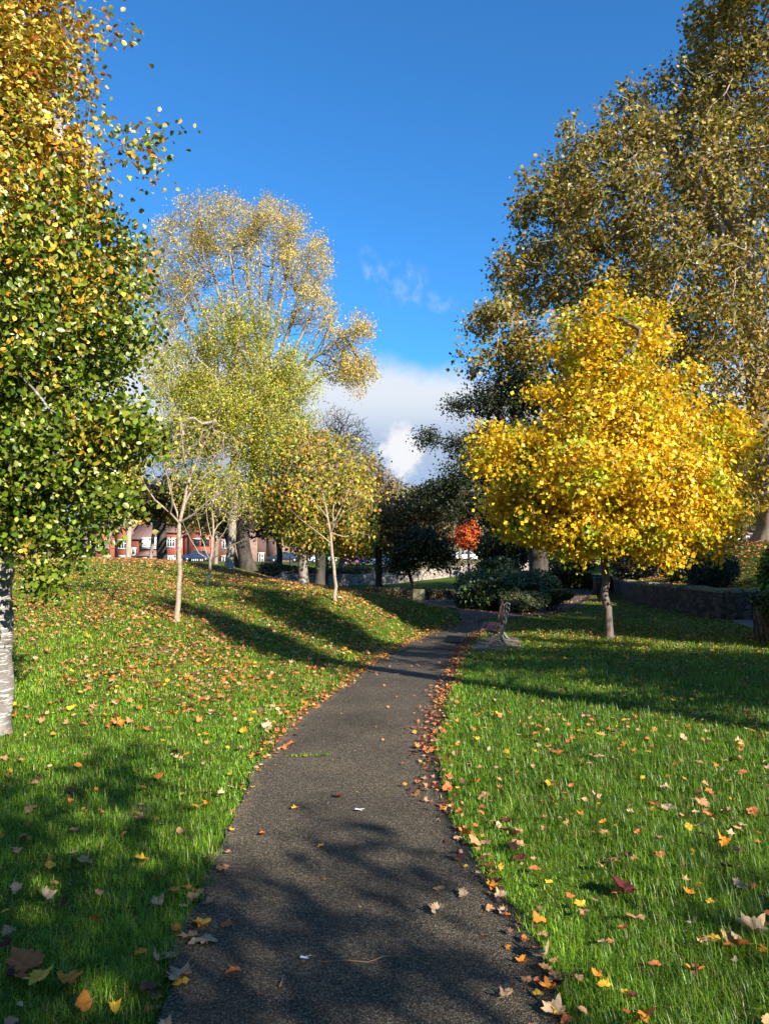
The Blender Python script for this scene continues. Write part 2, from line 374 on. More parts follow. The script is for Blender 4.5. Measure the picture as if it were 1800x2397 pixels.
def frames(nrm, rngl, spin=None):
    """rotation matrices (n,3,3) whose third column is nrm"""
    nrm = nrm/(np.linalg.norm(nrm, axis=1)[:, None]+1e-9)
    r = rngl.normal(size=nrm.shape) if spin is None else spin
    y = r-nrm*(r*nrm).sum(1)[:, None]; y /= np.linalg.norm(y, axis=1)[:, None]+1e-9
    x = np.cross(y, nrm); return np.stack([x, y, nrm], -1)
def leaves(name, kind, pos, nrm, size, col, mat, parent, rngl, spin=None, curl=None, fmt_col=True):
    V, fs = tmpl(kind); n_ = len(pos); k = len(V)
    R = frames(nrm, rngl, spin)
    L = np.broadcast_to(V[None], (n_, k, 3)).copy()
    if curl is not None: L[:, :, 2] += curl[:, None]*(L[:, :, 0]**2+(L[:, :, 1]-.4)**2)
    P = np.einsum('nij,nkj->nki', R, L)*size[:, None, None]+pos[:, None]
    off = (np.arange(n_)*k)[:, None, None]
    faces = [(f[None]+off).reshape(-1, f.shape[1]) for f in fs]
    c = np.repeat(col, k, axis=0)
    return rawmesh(name, P.reshape(-1, 3), faces, mat, parent, c)
def palette(pal, w, n_, rngl, jit=.18):
    pal = np.array(pal, float); w = np.array(w, float); w /= w.sum()
    c = pal[rngl.choice(len(pal), n_, p=w)]
    return np.clip(c*.82*np.exp(rngl.normal(0, jit, (n_, 1)))*np.exp(rngl.normal(0, jit*.35, (n_, 3))), 0, .92)

def palette_at(pal, w, pos, rngl, jit=.18, f=.5, mix=.55):
    """neighbouring leaves share a hue, as the leaves of one bough do"""
    pal = np.array(pal, float); w = np.array(w, float); w /= w.sum()
    t = mix*(sn(pos, f, 1)*.8+.45*sn(pos, f*2.7, 2))+(1-mix)*rngl.normal(0, 1, len(pos))*.8
    q = np.argsort(np.argsort(t))/max(1, len(t)); k = np.minimum(np.searchsorted(np.cumsum(w), q), len(w)-1)
    br = 1+.22*sn(pos, f*1.7, 3)
    return np.clip(pal[k]*.82*br[:, None]*np.exp(rngl.normal(0, jit, (len(pos), 1)))*np.exp(rngl.normal(0, jit*.35, (len(pos), 3))), 0, .92)
# ------------------------------------------------------------------ trees
def blobs_points(blobs, N, rngl, shell=.45, clump=.35, cf=.4):
    w = np.array([(b[3]*b[4]*b[5])**.75*(b[6] if len(b) > 6 else 1) for b in blobs]); w /= w.sum(); out = []
    while sum(map(len, out)) < N:
        k = rngl.choice(len(blobs), N*2, p=w); B = np.array([b[:6] for b in blobs])[k]
        d = rngl.normal(size=(len(k), 3)); d /= np.linalg.norm(d, axis=1)[:, None]
        rr = rngl.uniform(0, 1, len(k))**shell
        p = B[:, :3]+d*B[:, 3:6]*rr[:, None]*(1+.18*sn(d*1.3+B[:, :3]*.1, .5)[:, None])
        keep = sn(p, cf, 1)+rngl.normal(0, .25, len(p)) > -1+clump*2-.6
        out.append(p[keep])
    return np.concatenate(out)[:N]
def grow(chains, att, rngl, seg=.5, wig=.08, up=.12, pen=.7):
    """chains: list of poly lines (first is the trunk); each later one starts where it meets an earlier one"""
    cap = sum(len(c) for c in chains)*12+len(att)*8+500
    P = np.zeros((cap, 3)); D = np.zeros((cap, 3)); par = np.full(cap, -1); m = 0; tlen = 0
    for ci, c in enumerate(chains):
        c = [np.array(q, float) for q in c]
        if ci == 0: P[0] = c[0]; D[0] = (0, 0, 1); m = 1; last = 0
        else:
            last = int(np.argmin(((P[:m]-c[0])**2).sum(1)))
        for q in c[1:]:
            a = P[last].copy(); L = np.linalg.norm(q-a); k = max(1, int(L/seg))
            for i in range(1, k+1):
                P[m] = a+(q-a)*i/k+(rngl.normal(0, wig*.25, 3) if i < k else 0); D[m] = (q-a)/(L+1e-9); par[m] = last; last = m; m += 1
        if ci == 0: tlen = m
    ntr = m; root = P[max(0, tlen-1)]
    lo = max(1, int(tlen*.45))
    if len(att):
        att = att[np.argsort(((att-root)**2).sum(1))]
    for a in att:
        v = a-P[lo:m]; d = np.sqrt((v*v).sum(1))+1e-6
        cs = (v*D[lo:m]).sum(1)/d
        j = int(np.argmin(d*(1+pen*(1-cs))))+lo
        L = d[j-lo]
        if L < seg*.25: continue
        k = max(1, int(L/seg)); last = j; p0 = P[j].copy(); bend = rngl.normal(0, wig, 3)*L*.5; bend[2] -= up*L*.5
        for i in range(1, k+1):
            if m >= cap-1: break
            t = i/k; P[m] = p0+(a-p0)*t+bend*math.sin(t*math.pi)
            D[m] = (P[m]-P[last])/(np.linalg.norm(P[m]-P[last])+1e-9); par[m] = last; last = m; m += 1
    return P[:m], par[:m], tlen, ntr
def wood(P, par, base_r, tip_r=.004, e=2.4, pw=1.35):
    m = len(P); acc = np.zeros(m); isleaf = np.ones(m, bool); isleaf[par[par >= 0]] = False
    acc[isleaf] = tip_r**e
    for i in range(m-1, 0, -1): acc[par[i]] += acc[i]+(tip_r*.25)**e
    r = acc**(1/e)
    r = tip_r+(base_r-tip_r)*((r-tip_r)/max(1e-6, r[0]-tip_r)).clip(0, 1)**pw
    return r, isleaf
def wood_mesh(name, P, par, r, sel, mat, parent, nmin=4, flare=0):
    """chains of the tree among nodes sel, as connected tapering tubes"""
    m = len(P); kids = {}
    for i in range(1, m): kids.setdefault(int(par[i]), []).append(i)
    mainkid = {k: max(v, key=lambda q: r[q]) for k, v in kids.items()}
    V = []; F4 = []; n0 = 0
    for i in range(m):
        if not sel[i]: continue
        p = int(par[i])
        if p >= 0 and mainkid[p] == i and sel[p]: continue
        ch = [i]
        while ch[-1] in mainkid and sel[mainkid[ch[-1]]]: ch.append(mainkid[ch[-1]])
        pts = P[ch]; rr = r[ch].copy()
        if p >= 0: pts = np.vstack([P[p], pts]); rr = np.r_[min(r[p], rr[0]*1.25), rr]
        if len(pts) < 2: continue
        if flare and p < 0:
            hgt = pts[:, 2]-pts[0, 2]; rr = rr*(1+flare*np.exp(-hgt/.16))
        nn = 12 if rr[0] > .12 else (7 if rr[0] > .04 else nmin)
        if rr[0] < .012: nn = 3
        v, f = tubeVF(pts, rr, nn, cap=False)
        f = np.array(f)+n0; F4.append(f); V.append(v); n0 += len(v)
    if not V: return None
    return rawmesh(name, np.concatenate(V), [np.concatenate(F4)], mat, parent, smooth=True)

NL = []
def tree(name, label, cat, base, chains, blobs, natt, base_r, barkm, leaf, group=None, seed=1, seg=.5, wig=.1, up=.1, clump=.35, cf=.4, shell=.45,
         tip=.004, thin=.02, leafspread=.22, nleaf=10, flare=.5, wood_e=2.4, nmin=4, trunk_in_part=True, leafsel=None, extra_att=None, twigs=True, tend=.06, pw=1.35, tprof=None, limbr=0, trunkm=None):
    """leaf: dict(kind,size,pal,w,mat,up,col=function) ; every coordinate is in the world, the thing's Empty stands at the tree's foot"""
    rg = np.random.default_rng(seed)
    e_ = empty(name, tuple(base), label, cat, group)
    B0 = np.array(base, float)
    att = blobs_points(blobs, natt, rg, shell, clump, cf) if natt else np.zeros((0, 3))
    if extra_att is not None: att = np.vstack([att, extra_att])
    chains = [[np.array(q, float) for q in c] for c in chains]
    chains[0][0] = B0-np.array([0, 0, .12])
    P, par, tl, ntr = grow(chains, att, rg, seg, wig, up)
    P = P-B0
    r, isl = wood(P, par, base_r, tip, wood_e, pw)
    tk = np.zeros(len(P), bool); tk[:tl] = True
    # trunk keeps some girth along its own chain
    f_ = np.linspace(1, tend, tl) if tprof is None else np.interp(np.linspace(0, 1, tl), *tprof); r[:tl] = np.maximum(r[:tl], base_r*f_*.8)
    if tprof is not None: r[:tl] = base_r*f_
    if limbr:
        i = tl
        while i < ntr:
            j = i+1
            while j < ntr and par[j] == j-1: j += 1
            r[i:j] = np.maximum(r[i:j], base_r*limbr*np.linspace(1, .16, j-i)); i = j
    wood_mesh('trunk', P, par, r, tk, trunkm or barkm, e_, flare=flare)
    if twigs: wood_mesh('branches', P, par, r, ~tk & (r > tip*.5), barkm, e_, nmin=nmin)
    if leaf:
        cand = np.where((r < thin) & (np.arange(len(P)) >= (ntr if leafsel is None else leafsel)))[0]
        n_ = int(nleaf) if nleaf > 200 else int(len(cand)*nleaf)
        NL.append((name, len(P), len(cand), n_))
        k = rg.choice(cand, n_); pos = P[k]+rg.normal(0, leafspread, (n_, 3))*np.array([1, 1, .8])
        cen = P[cand].mean(0)
        out = pos-cen; out /= np.linalg.norm(out, axis=1)[:, None]+1e-6
        nrm = out*leaf.get('out', .7)+rg.normal(0, .65, (n_, 3))+np.array([.0, 0, leaf.get('up', .5)])
        size = leaf['size']*rg.uniform(.65, 1.25, n_)
        col = palette_at(leaf['pal'], leaf['w'], pos+B0, rg, leaf.get('jit', .16), leaf.get('f', .45), leaf.get('mix', .55))
        if 'col' in leaf: col = leaf['col'](pos+B0, col, rg)
        spin = None
        if leaf.get('droop'): spin = np.array([0, 0, -1.])*leaf['droop']+rg.normal(0, .5, (n_, 3))
        leaves('crown', leaf['kind'], pos, nrm, size, col, leaf.get('mat', M['leaf']), e_, rg, spin)
    return e_
def DB(dx, dy, d, rx, ry, rd, w=1):
    """ellipsoid: centre in the picture at depth d, radii in picture units (rx, ry) and metres (rd)"""
    c = U(dx, dy, d); s = d/F/.9228
    return (c[0], c[1], c[2], rx*s, rd, ry*s, w)
def base_at(px, py, d, foot=None):
    p = UP(px, py, d); return np.array([p[0], p[1], g1(p[0], p[1])])
def depth_on_ground(px, py, d0, d1):
    sx, sz = ray(px, py); ds = np.linspace(d0, d1, 800); dz = EYE+sz*ds-H(sx*ds, ds)
    k = np.where(dz[:-1]*dz[1:] <= 0)[0]
    k = k[0] if len(k) else int(np.argmin(np.abs(dz))); return ds[k]
print('terrain', round(time.time()-T0, 1))
# ================================================================== THE SETTING
gx, gy = np.meshgrid(GX, GY)
V = np.c_[gx.ravel(), gy.ravel(), GZ.ravel()]
nx = len(GX); idx = np.arange(len(GX)*len(GY)).reshape(len(GY), nx)
Fq = np.stack([idx[:-1, :-1], idx[:-1, 1:], idx[1:, 1:], idx[1:, :-1]], -1).reshape(-1, 4)
g = rawmesh('ground', V, [Fq], M['ground'], smooth=True); tag(g, 'grassy park ground rising to a mound beside the path', 'ground', kind='structure')

def strip(name, L, R, off, mat, na=10, label=None, thick=.03):
    L = np.asarray(L); R = np.asarray(R); t = np.linspace(0, 1, na)
    P = L[:, None]*(1-t)[None, :, None]+R[:, None]*t[None, :, None]
    z = H(P[..., 0], P[..., 1])+off
    V = np.concatenate([P.reshape(-1, 2), z.reshape(-1, 1)], 1)
    i = np.arange(len(L)*na).reshape(len(L), na)
    F_ = np.stack([i[:-1, :-1], i[:-1, 1:], i[1:, 1:], i[1:, :-1]], -1).reshape(-1, 4)
    # skirt so that the sheet has an edge
    edge = np.r_[i[:, 0], i[-1, 1:], i[::-1, -1][1:], i[0, ::-1][1:]]
    V2 = V[edge].copy(); V2[:, 2] -= thick; k = len(V)
    e = np.arange(len(edge)-1); S = np.stack([edge[:-1], k+e, k+e+1, edge[1:]], -1)
    o = rawmesh(name, np.vstack([V, V2]), [np.vstack([F_, S])], mat, smooth=False)
    return tag(o, label, name.replace('_', ' '), kind='structure')
ys = np.arange(-8, YEND+.01, .12); a, b = pathx(ys)
wg = lambda y, o: .018*np.sin(y*7+o)+.02*np.sin(y*2.9+o*2)+.012*np.sin(y*17+o)
a = a+wg(ys, 0); b = b+wg(ys, 2)
strip('path', np.c_[a, ys], np.c_[b, ys], .012, M['asphalt'], 12, 'narrow dark asphalt footpath curving away from the viewer')
def smooth_line(pts, n=60):
    pts = np.array(pts, float)
    for _ in range(3):
        q = [pts[0]]
        for i in range(len(pts)-1): q += [pts[i]*.75+pts[i+1]*.25, pts[i]*.25+pts[i+1]*.75]
        q.append(pts[-1]); pts = np.array(q)
    s = np.r_[0, np.cumsum(np.linalg.norm(np.diff(pts, axis=0), axis=1))]
    t = np.linspace(0, s[-1], n); return np.c_[np.interp(t, s, pts[:, 0]), np.interp(t, s, pts[:, 1])]
def offs(line, w):
    T = np.gradient(line, axis=0); T /= np.linalg.norm(T, axis=1)[:, None]; N = np.c_[-T[:, 1], T[:, 0]]
    w = np.broadcast_to(w, len(line))[:, None]; return line+N*w/2, line-N*w/2
cx_ = smooth_line([G(1100, 1452), G(1180, 1446), G(1245, 1436), G(1292, 1420), G(1330, 1400), G(1352, 1383), G(1365, 1372)])
cl, cr = offs(cx_, np.linspace(1.5, 2.6, 60)); strip('cross_path', cl, cr, .02, M['asphalt'], 8, 'shaded asphalt path leading off behind the yellow tree')
def inpoly(x, y, poly):
    poly = np.asarray(poly); r = np.zeros(x.shape, bool); j = len(poly)-1
    for i in range(len(poly)):
        xi, yi = poly[i]; xj, yj = poly[j]
        c = ((yi > y) != (yj > y)) & (x < (xj-xi)*(y-yi)/(yj-yi+1e-12)+xi); r ^= c; j = i
    return r
def patch(name, poly, off, mat, cell=.12, label=None):
    poly = np.array(poly); lo = poly.min(0); hi = poly.max(0)
    X = np.arange(lo[0], hi[0]+cell, cell); Y = np.arange(lo[1], hi[1]+cell, cell); xx, yy = np.meshgrid(X, Y)
    i = np.arange(xx.size).reshape(xx.shape); cxx = (xx[:-1, :-1]+cell/2); cyy = (yy[:-1, :-1]+cell/2)
    wob = .06*sn(np.c_[cxx.ravel(), cyy.ravel()], 1.2)
    k = inpoly(cxx.ravel()+wob, cyy.ravel()+wob, poly)
    F_ = np.stack([i[:-1, :-1], i[:-1, 1:], i[1:, 1:], i[1:, :-1]], -1).reshape(-1, 4)[k]
    u, inv = np.unique(F_, return_inverse=True)
    V = np.c_[xx.ravel()[u], yy.ravel()[u], H(xx.ravel()[u], yy.ravel()[u])+off]
    o = rawmesh(name, V, [inv.reshape(F_.shape)], mat); return tag(o, label, name.replace('_', ' '), kind='structure')
LEAFY = [G(*p) for p in [(1095,1463),(1035,1434),(985,1415),(925,1392),(1060,1386),(1085,1418),(1180,1432),(1215,1440)]]
patch('leafy_path', LEAFY, .026, M['leafy'], .15, 'leaf strewn paving beside the shrub bed')
SLABP = [G(*p) for p in [(1708,1452),(1790,1450),(1790,1482),(1745,1472),(1712,1457)]]
patch('paved_apron', SLABP, .024, M['slab'], .08, 'grey paving at the gap in the stone wall')
DP = [G(*p) for p in [(1020,1502),(1086,1504),(1079,1527),(1016,1519)]]
pp = np.array(DP); strip('path_patch', [DP[3], DP[0]], [DP[2], DP[1]], .017, M['patch'], 8, 'black square repair in the asphalt path', .004)
# road on the far side, pavement
ry = np.linspace(-120, 120, 60)
strip('road', np.c_[ry, np.full(60, 112.)], np.c_[ry, np.full(60, 119.)], .05, M['road'], 6, 'road with parked cars in front of the houses')

# ------------------------------------------------------------------ grass
def paved(x, y, m=0.):
    a, b = pathx(y); r = (x > a+m) & (x < b-m) & (y < YEND)
    for q in (LEAFY, SLABP): r |= inpoly(x, y, q)
    r |= inpoly(x, y, np.vstack([cl, cr[::-1]]))
    return r
def wedge(n_, y0, y1, rg, mL=1.6, mR=1.6):
    y = np.sqrt(rg.uniform(y0*y0, y1*y1, n_)); x = rg.uniform(-1, 1, n_)*(.5*y+mL); return x, y
rg = np.random.default_rng(11)
BX = []; 
for (y0, y1, dens, w, hh) in [(.6, 2.2, 2200, .0035, .065), (2.2, 3.6, 15000, .0026, .062), (3.6, 5.2, 9000, .0032, .062), (5.2, 8, 4300, .0045, .06), (8, 12, 2000, .0068, .058), (12, 18, 900, .0105, .055), (18, 28, 380, .017, .05)]:
    area = (.5*(y0+y1)/2+1.6)*2*(y1-y0); n_ = int(area*dens); x, y = wedge(n_, y0, y1, rg)
    k = ~paved(x, y, .0+0*x); k &= ~((x > xw(y)-.1) & (y > 17)) & ~((x > 8.3) & (y < 17.4)); k &= ~((y > 23) & (x > 1.0))
    # thin towards the tulip tree's shaded back
    x, y = x[k], y[k]
    if y0 < 12:
        m_ = len(x)//14; tx, ty = x[:m_], y[:m_]; q_ = rg.integers(0, m_, len(x)-m_); mix = rg.uniform(0, 1, len(q_)) < .6; sp = .02+.002*y0
        jx = tx[q_]+rg.normal(0, sp, len(q_)); jy = ty[q_]+rg.normal(0, sp, len(q_)); x[m_:] = np.where(mix, jx, x[m_:]); y[m_:] = np.where(mix, jy, y[m_:])
    BX.append(np.c_[x, y, np.full(len(x), w), np.full(len(x), hh)])
t_ = rg.uniform(0, 1, 260); mx0, my0 = G(662, 1776); mx1, my1 = G(775, 1772); BX.append(np.c_[mx0+(mx1-mx0)*t_, my0+(my1-my0)*t_+rg.normal(0, .008, 260), np.full(260, .006), np.full(260, .045)])
B = np.concatenate(BX); n_ = len(B); x, y, w, hh = B.T
tuft = sn(np.c_[x, y], .9, 1)+.6*sn(np.c_[x, y], 3.1, 2)
a_, b_ = pathx(y); right = sstep((x-b_)/.5)
h = hh*rg.uniform(.5, 1.5, n_)*np.maximum(.35, 1+.42*tuft)*(.82+.42*right)
az = rg.uniform(0, 6.283, n_)+1.2*sn(np.c_[x, y], .8, 3); lean = np.abs(rg.normal(.72, .42, n_))
dx, dy = np.cos(az), np.sin(az); px_, py_ = -dy, dx
z0 = H(x, y)-.004
V = np.empty((n_, 5, 3), np.float32)
s1, c1 = np.sin(lean*.6)*h*.5, np.cos(lean*.6)*h*.5; s2, c2 = s1+np.sin(lean*1.7)*h*.5, c1+np.cos(np.minimum(lean*1.7, 1.5))*h*.5
for k, (q, f, zz, ww) in enumerate([(-1, 0*s1, 0*c1, 1), (1, 0*s1, 0*c1, 1), (1, s1, c1, .8), (-1, s1, c1, .8)]):
    V[:, k, 0] = x+dx*f+px_*q*w*ww*.5; V[:, k, 1] = y+dy*f+py_*q*w*ww*.5; V[:, k, 2] = z0+zz
V[:, 4, 0] = x+dx*s2; V[:, 4, 1] = y+dy*s2; V[:, 4, 2] = z0+c2
o5 = (np.arange(n_)*5)[:, None]
col = palette([(.07,.19,.008),(.15,.33,.012),(.24,.43,.018),(.33,.45,.04),(.50,.43,.16)], [3, 4, 3, 1.4, .5], n_, rg, .25)
tone = np.clip(1+.16*sn(np.c_[x, y], .22, 2)+.2*sn(np.c_[x, y], 1.4, 1)+.16*sn(np.c_[x, y], 4.2, 2), .45, 1.7); col *= (tone*(1-.27*right))[:, None]
dry = (sn(np.c_[x, y], .5, 3)+.5*sn(np.c_[x, y], 2.2, 1) > 1.0)[:, None]; col = np.where(dry, col*.55+np.array([.17, .15, .05]), col)
hill = sstep((b_-.5-x)/2)*sstep((y-6)/6); col = col*(1-hill[:, None]*np.array([-.30, -.04, -.1]))
go = rawmesh('grass', V.reshape(-1, 3), [np.array([[0, 1, 2, 3]])[None].repeat(n_, 0).reshape(-1, 4)+o5, np.array([[3, 2, 4]]).repeat(n_, 0)+o5], M['grass'], col=np.repeat(col, 5, 0))
tag(go, 'green lawn grass on the mound and both sides of the path', 'grass', kind='stuff')
print('grass', n_, round(time.time()-T0, 1))

# ------------------------------------------------------------------ fallen leaves
LCOL = {'orange-brown': (.50,.16,.05), 'tan': (.52,.28,.13), 'pale tan': (.52,.36,.21), 'golden yellow': (.74,.43,.04), 'dark red': (.10,.022,.018), 'dark brown': (.12,.05,.035), 'orange': (.66,.24,.03)}
CN = list(LCOL); CW = np.array([5, 4, 2, 1.1, .6, 1.3, 1.6]); CW /= CW.sum()
rg = np.random.default_rng(21); LX = []
def addl(x, y, smin, smax, zone, lift, cw=CW, keep=None):
    n_ = len(x); 
    if not n_: return
    LX.append(np.c_[x, y, rg.uniform(smin, smax, n_), np.full(n_, zone), np.full(n_, lift), rg.choice(7, n_, p=cw/cw.sum()), rg.choice(2, n_, p=[.62, .38])])
def lawnpts(n_, y0, y1): 
    x, y = wedge(n_, y0, y1, rg); return x, y
x, y = lawnpts(125000, 6, 30); a_, b_ = pathx(y); dens = sstep((y-6.2)/4)*sstep((a_-x)/.1+.2)*np.clip(.55+.38*sn(np.c_[x, y], .3, 1)+.5*sn(np.c_[x, y], 1.3, 2), .08, 1); k = (x < a_) & (rg.uniform(0, 1, len(x)) < dens) & ~paved(x, y); addl(x[k], y[k], .05, .12, 0, .042)
x, y = lawnpts(1150, 2.2, 8); a_, b_ = pathx(y); k = (x < a_-.02); addl(x[k], y[k], .05, .12, 0, .05, np.array([2,3,3,2.5,.7,1,3]))
x, y = lawnpts(2000, 2.3, 8); a_, b_ = pathx(y); k = x > b_+.02; addl(x[k], y[k], .05, .125, 1, .055, np.array([3,3,2,1.3,.7,1.3,1.6]))
x, y = lawnpts(20000, 8, 22); a_, b_ = pathx(y); k = (x > b_+.02) & ~paved(x, y) & (x < xw(y)); k &= rg.uniform(0, 1, len(x)) < .25+.5*sstep((y-13)/6); addl(x[k], y[k], .05, .11, 1, .045)
# beneath the yellow tree
x = rg.normal(5, 3.0, 2600); y = rg.normal(18, 3.2, 2600); k = ~paved(x, y) & (x < xw(y)-.1); addl(x[k], y[k], .06, .12, 1, .04, np.array([1,2,2,8,.2,.6,1]))
# drifts along the edges of the path
y = rg.uniform(6.3, YEND, 1500)**1; a_, b_ = pathx(y); addl(a_+rg.normal(-.03, .07, len(y)), y, .05, .1, 2, .022, np.array([6,3,1,.6,.8,1.5,2]))
y = 5+(YEND-5)*rg.uniform(0, 1, 2600)**.8; a_, b_ = pathx(y); addl(b_+rg.normal(-.06, .085, len(y)), y, .05, .1, 3, .022, np.array([6,3,1,.5,1.6,3,1.5]))
y = rg.uniform(2.2, 5.2, 110); a_, b_ = pathx(y); addl(b_+rg.normal(-.02, .05, len(y)), y, .05, .1, 3, .02, np.array([3,3,1.5,.7,.8,4,1]))
y = rg.uniform(2.3, 6.4, 60); a_, b_ = pathx(y); addl(a_+rg.normal(.0, .06, len(y)), y, .05, .1, 2, .02, np.array([3,3,2.5,1.4,.5,3,1]))
# on the asphalt
y = np.sqrt(rg.uniform(36, YEND**2, 210)); a_, b_ = pathx(y); addl(a_+(b_-a_)*rg.uniform(.03, .97, len(y)), y, .04, .085, 4, .02)
y = rg.uniform(2.3, 7, 230); a_, b_ = pathx(y); addl(a_+(b_-a_)*rg.uniform(.03, .97, len(y)), y, .010, .026, 5, .015, np.array([4,3,2,1,.8,2,1]))
# far paved parts and the bank
x = rg.uniform(-4, 13, 16000); y = rg.uniform(18, 40, 16000); k = (paved(x, y) & (rg.uniform(0, 1, len(x)) < .75)) | ((x > 1.5) & (x < xw(y)-.1) & (y > 21.5) & (rg.uniform(0, 1, len(x)) < .8)); k &= (y > YEND); addl(x[k], y[k], .06, .12, 6, .035, np.array([4,3,1.5,1,.3,4,1]))
x = rg.uniform(9, 24, 15000); y = rg.uniform(23.2, 44, 15000); k = (x > xw(y)+.45); addl(x[k], y[k], .1, .2, 7, .05, np.array([6,4,2,.6,.2,2,3]))
LX = np.concatenate(LX); LX[:, 4] -= np.where(LX[:, 3] < 2, .012, 0); LX[:, 2] *= np.where((LX[:, 3] == 0) & (LX[:, 1] > 7), .68, .56)*rg.uniform(.6, 1.15, len(LX))
# the leaves one can pick out by eye in the photograph
PICK = [(794,1868,.085,'dark red',0,'dark red lobed leaf flat on the shaded middle of the path'),
 (751,1985,.07,'golden yellow',1,'small golden yellow leaf on the middle of the asphalt'),
 (692,1898,.07,'golden yellow',0,'yellow leaf on the asphalt near the jutting grass edge'),
 (615,1957,.09,'orange-brown',1,'orange-brown leaf on the asphalt near the left grass edge'),
 (533,2002,.085,'tan',1,'oval tan leaf on the shaded left side of the asphalt'),
 (523,2042,.1,'tan',0,'curled pinkish tan leaf on the left side of the asphalt'),
 (685,1744,.13,'orange-brown',0,'large crumpled orange-brown leaf standing on the sunlit asphalt'),
 (715,1774,.08,'golden yellow',1,'yellow leaf on the mossy crack across the path'),
 (1023,2140,.11,'pale tan',0,'pale maple leaf on the shaded right half of the asphalt'),
 (1087,2105,.09,'pale tan',0,'pale yellowish leaf beside the right grass edge of the path'),
 (1025,2088,.085,'tan',0,'small tan lobed leaf near the right edge of the asphalt'),
 (1182,2347,.085,'pale tan',0,'cream lobed leaf alone near the bottom of the path'),
 (1280,2262,.15,'pale tan',0,'large pale maple leaf at the lower right path edge'),
 (1303,2378,.12,'pale tan',0,'cream leaf at the bottom right corner of the asphalt'),
 (536,2167,.08,'orange-brown',0,'orange-brown lobed leaf with a long stalk on the shaded asphalt'),
 (470,2172,.13,'golden yellow',0,'upright golden brown leaf at the left grass edge'),
 (441,2194,.13,'tan',0,'tan maple leaf at the left grass edge beside the upright one'),
 (482,2206,.14,'pale tan',0,'greyish maple leaf on the asphalt next to the tan one'),
 (545,2275,.1,'orange-brown',1,'curled leaf on the sunlit lower asphalt'),
 (410,2290,.14,'pale tan',0,'creamy yellow maple leaf at the bottom left path edge'),
 (425,2308,.12,'golden yellow',1,'yellow leaf at the bottom left path edge'),
 (355,2345,.15,'dark brown',0,'brown maple leaf at the bottom left path edge'),
 (52,2275,.2,'orange-brown',0,'large square orange-brown leaf in the bottom left grass'),
 (93,2315,.15,'golden yellow',0,'golden leaf in the grass at the bottom left'),
 (157,2317,.13,'orange',0,'orange leaf in the bottom left grass beside the golden one'),
 (193,2385,.15,'orange',1,'orange leaf at the bottom edge of the left grass'),
 (118,2040,.12,'golden yellow',1,'golden oval leaf in the shaded left grass'),
 (373,2075,.11,'orange',1,'upright orange oval leaf in the shaded left grass'),
 (405,2105,.12,'orange',1,'flat orange leaf in the grass near the left path edge'),
 (460,1907,.14,'golden yellow',0,'big golden yellow lobed leaf in the shaded left lawn'),
 (1455,2100,.2,'dark red',0,'large dark red maple leaf in the right lawn'),
 (1640,1890,.15,'tan',0,'tan ragged leaf on the right lawn'),
 (1565,1908,.16,'pale tan',1,'pale curled leaf standing in the right lawn'),
 (1725,2240,.19,'orange-brown',0,'big curled pink brown leaf at the bottom right lawn'),
 (1765,2205,.17,'pale tan',0,'pale brown leaf near the right lawn corner'),
 (1668,2220,.1,'golden yellow',1,'bright yellow rolled leaf in the right lawn'),
 (1490,2165,.14,'tan',0,'tan leaf lying in the lower right lawn'),
 (1093,1970,.13,'orange',0,'golden orange leaf at the right path edge'),
 (1107,1988,.12,'tan',0,'tan curled leaf beside the golden one at the right path edge'),
 (1303,1775,.15,'orange-brown',0,'sunlit orange-brown leaf on the right lawn'),
 (1370,1800,.15,'tan',0,'sunlit tan leaf cluster on the right lawn')]
PICKP = []
PICK = [(a, b, c*.58, d_, e_, f_) for a, b, c, d_, e_, f_ in PICK]
for (px, py, s, cn, sh, lab) in PICK:
    d = depth_on_ground(px, py, 1.6, 30); sx, _ = ray(px, py); PICKP.append((sx*d, d))
PK = np.array(PICKP)
far = np.array([((PK-LX[i, :2])**2).sum(1).min() for i in range(len(LX))]) if len(LX) < 1 else None
size_seen = LX[:, 2]/np.maximum(LX[:, 1], 1)
inframe = (np.abs(LX[:, 0]) < .5*LX[:, 1]+.03) & (LX[:, 1] > 2.55) & (LX[:, 3] != 5)
order = np.argsort(-np.where(inframe, size_seen, 0))
NIND = 300-len(PICK); ind = order[:NIND]; rest = np.setdiff1d(np.arange(len(LX)), ind)
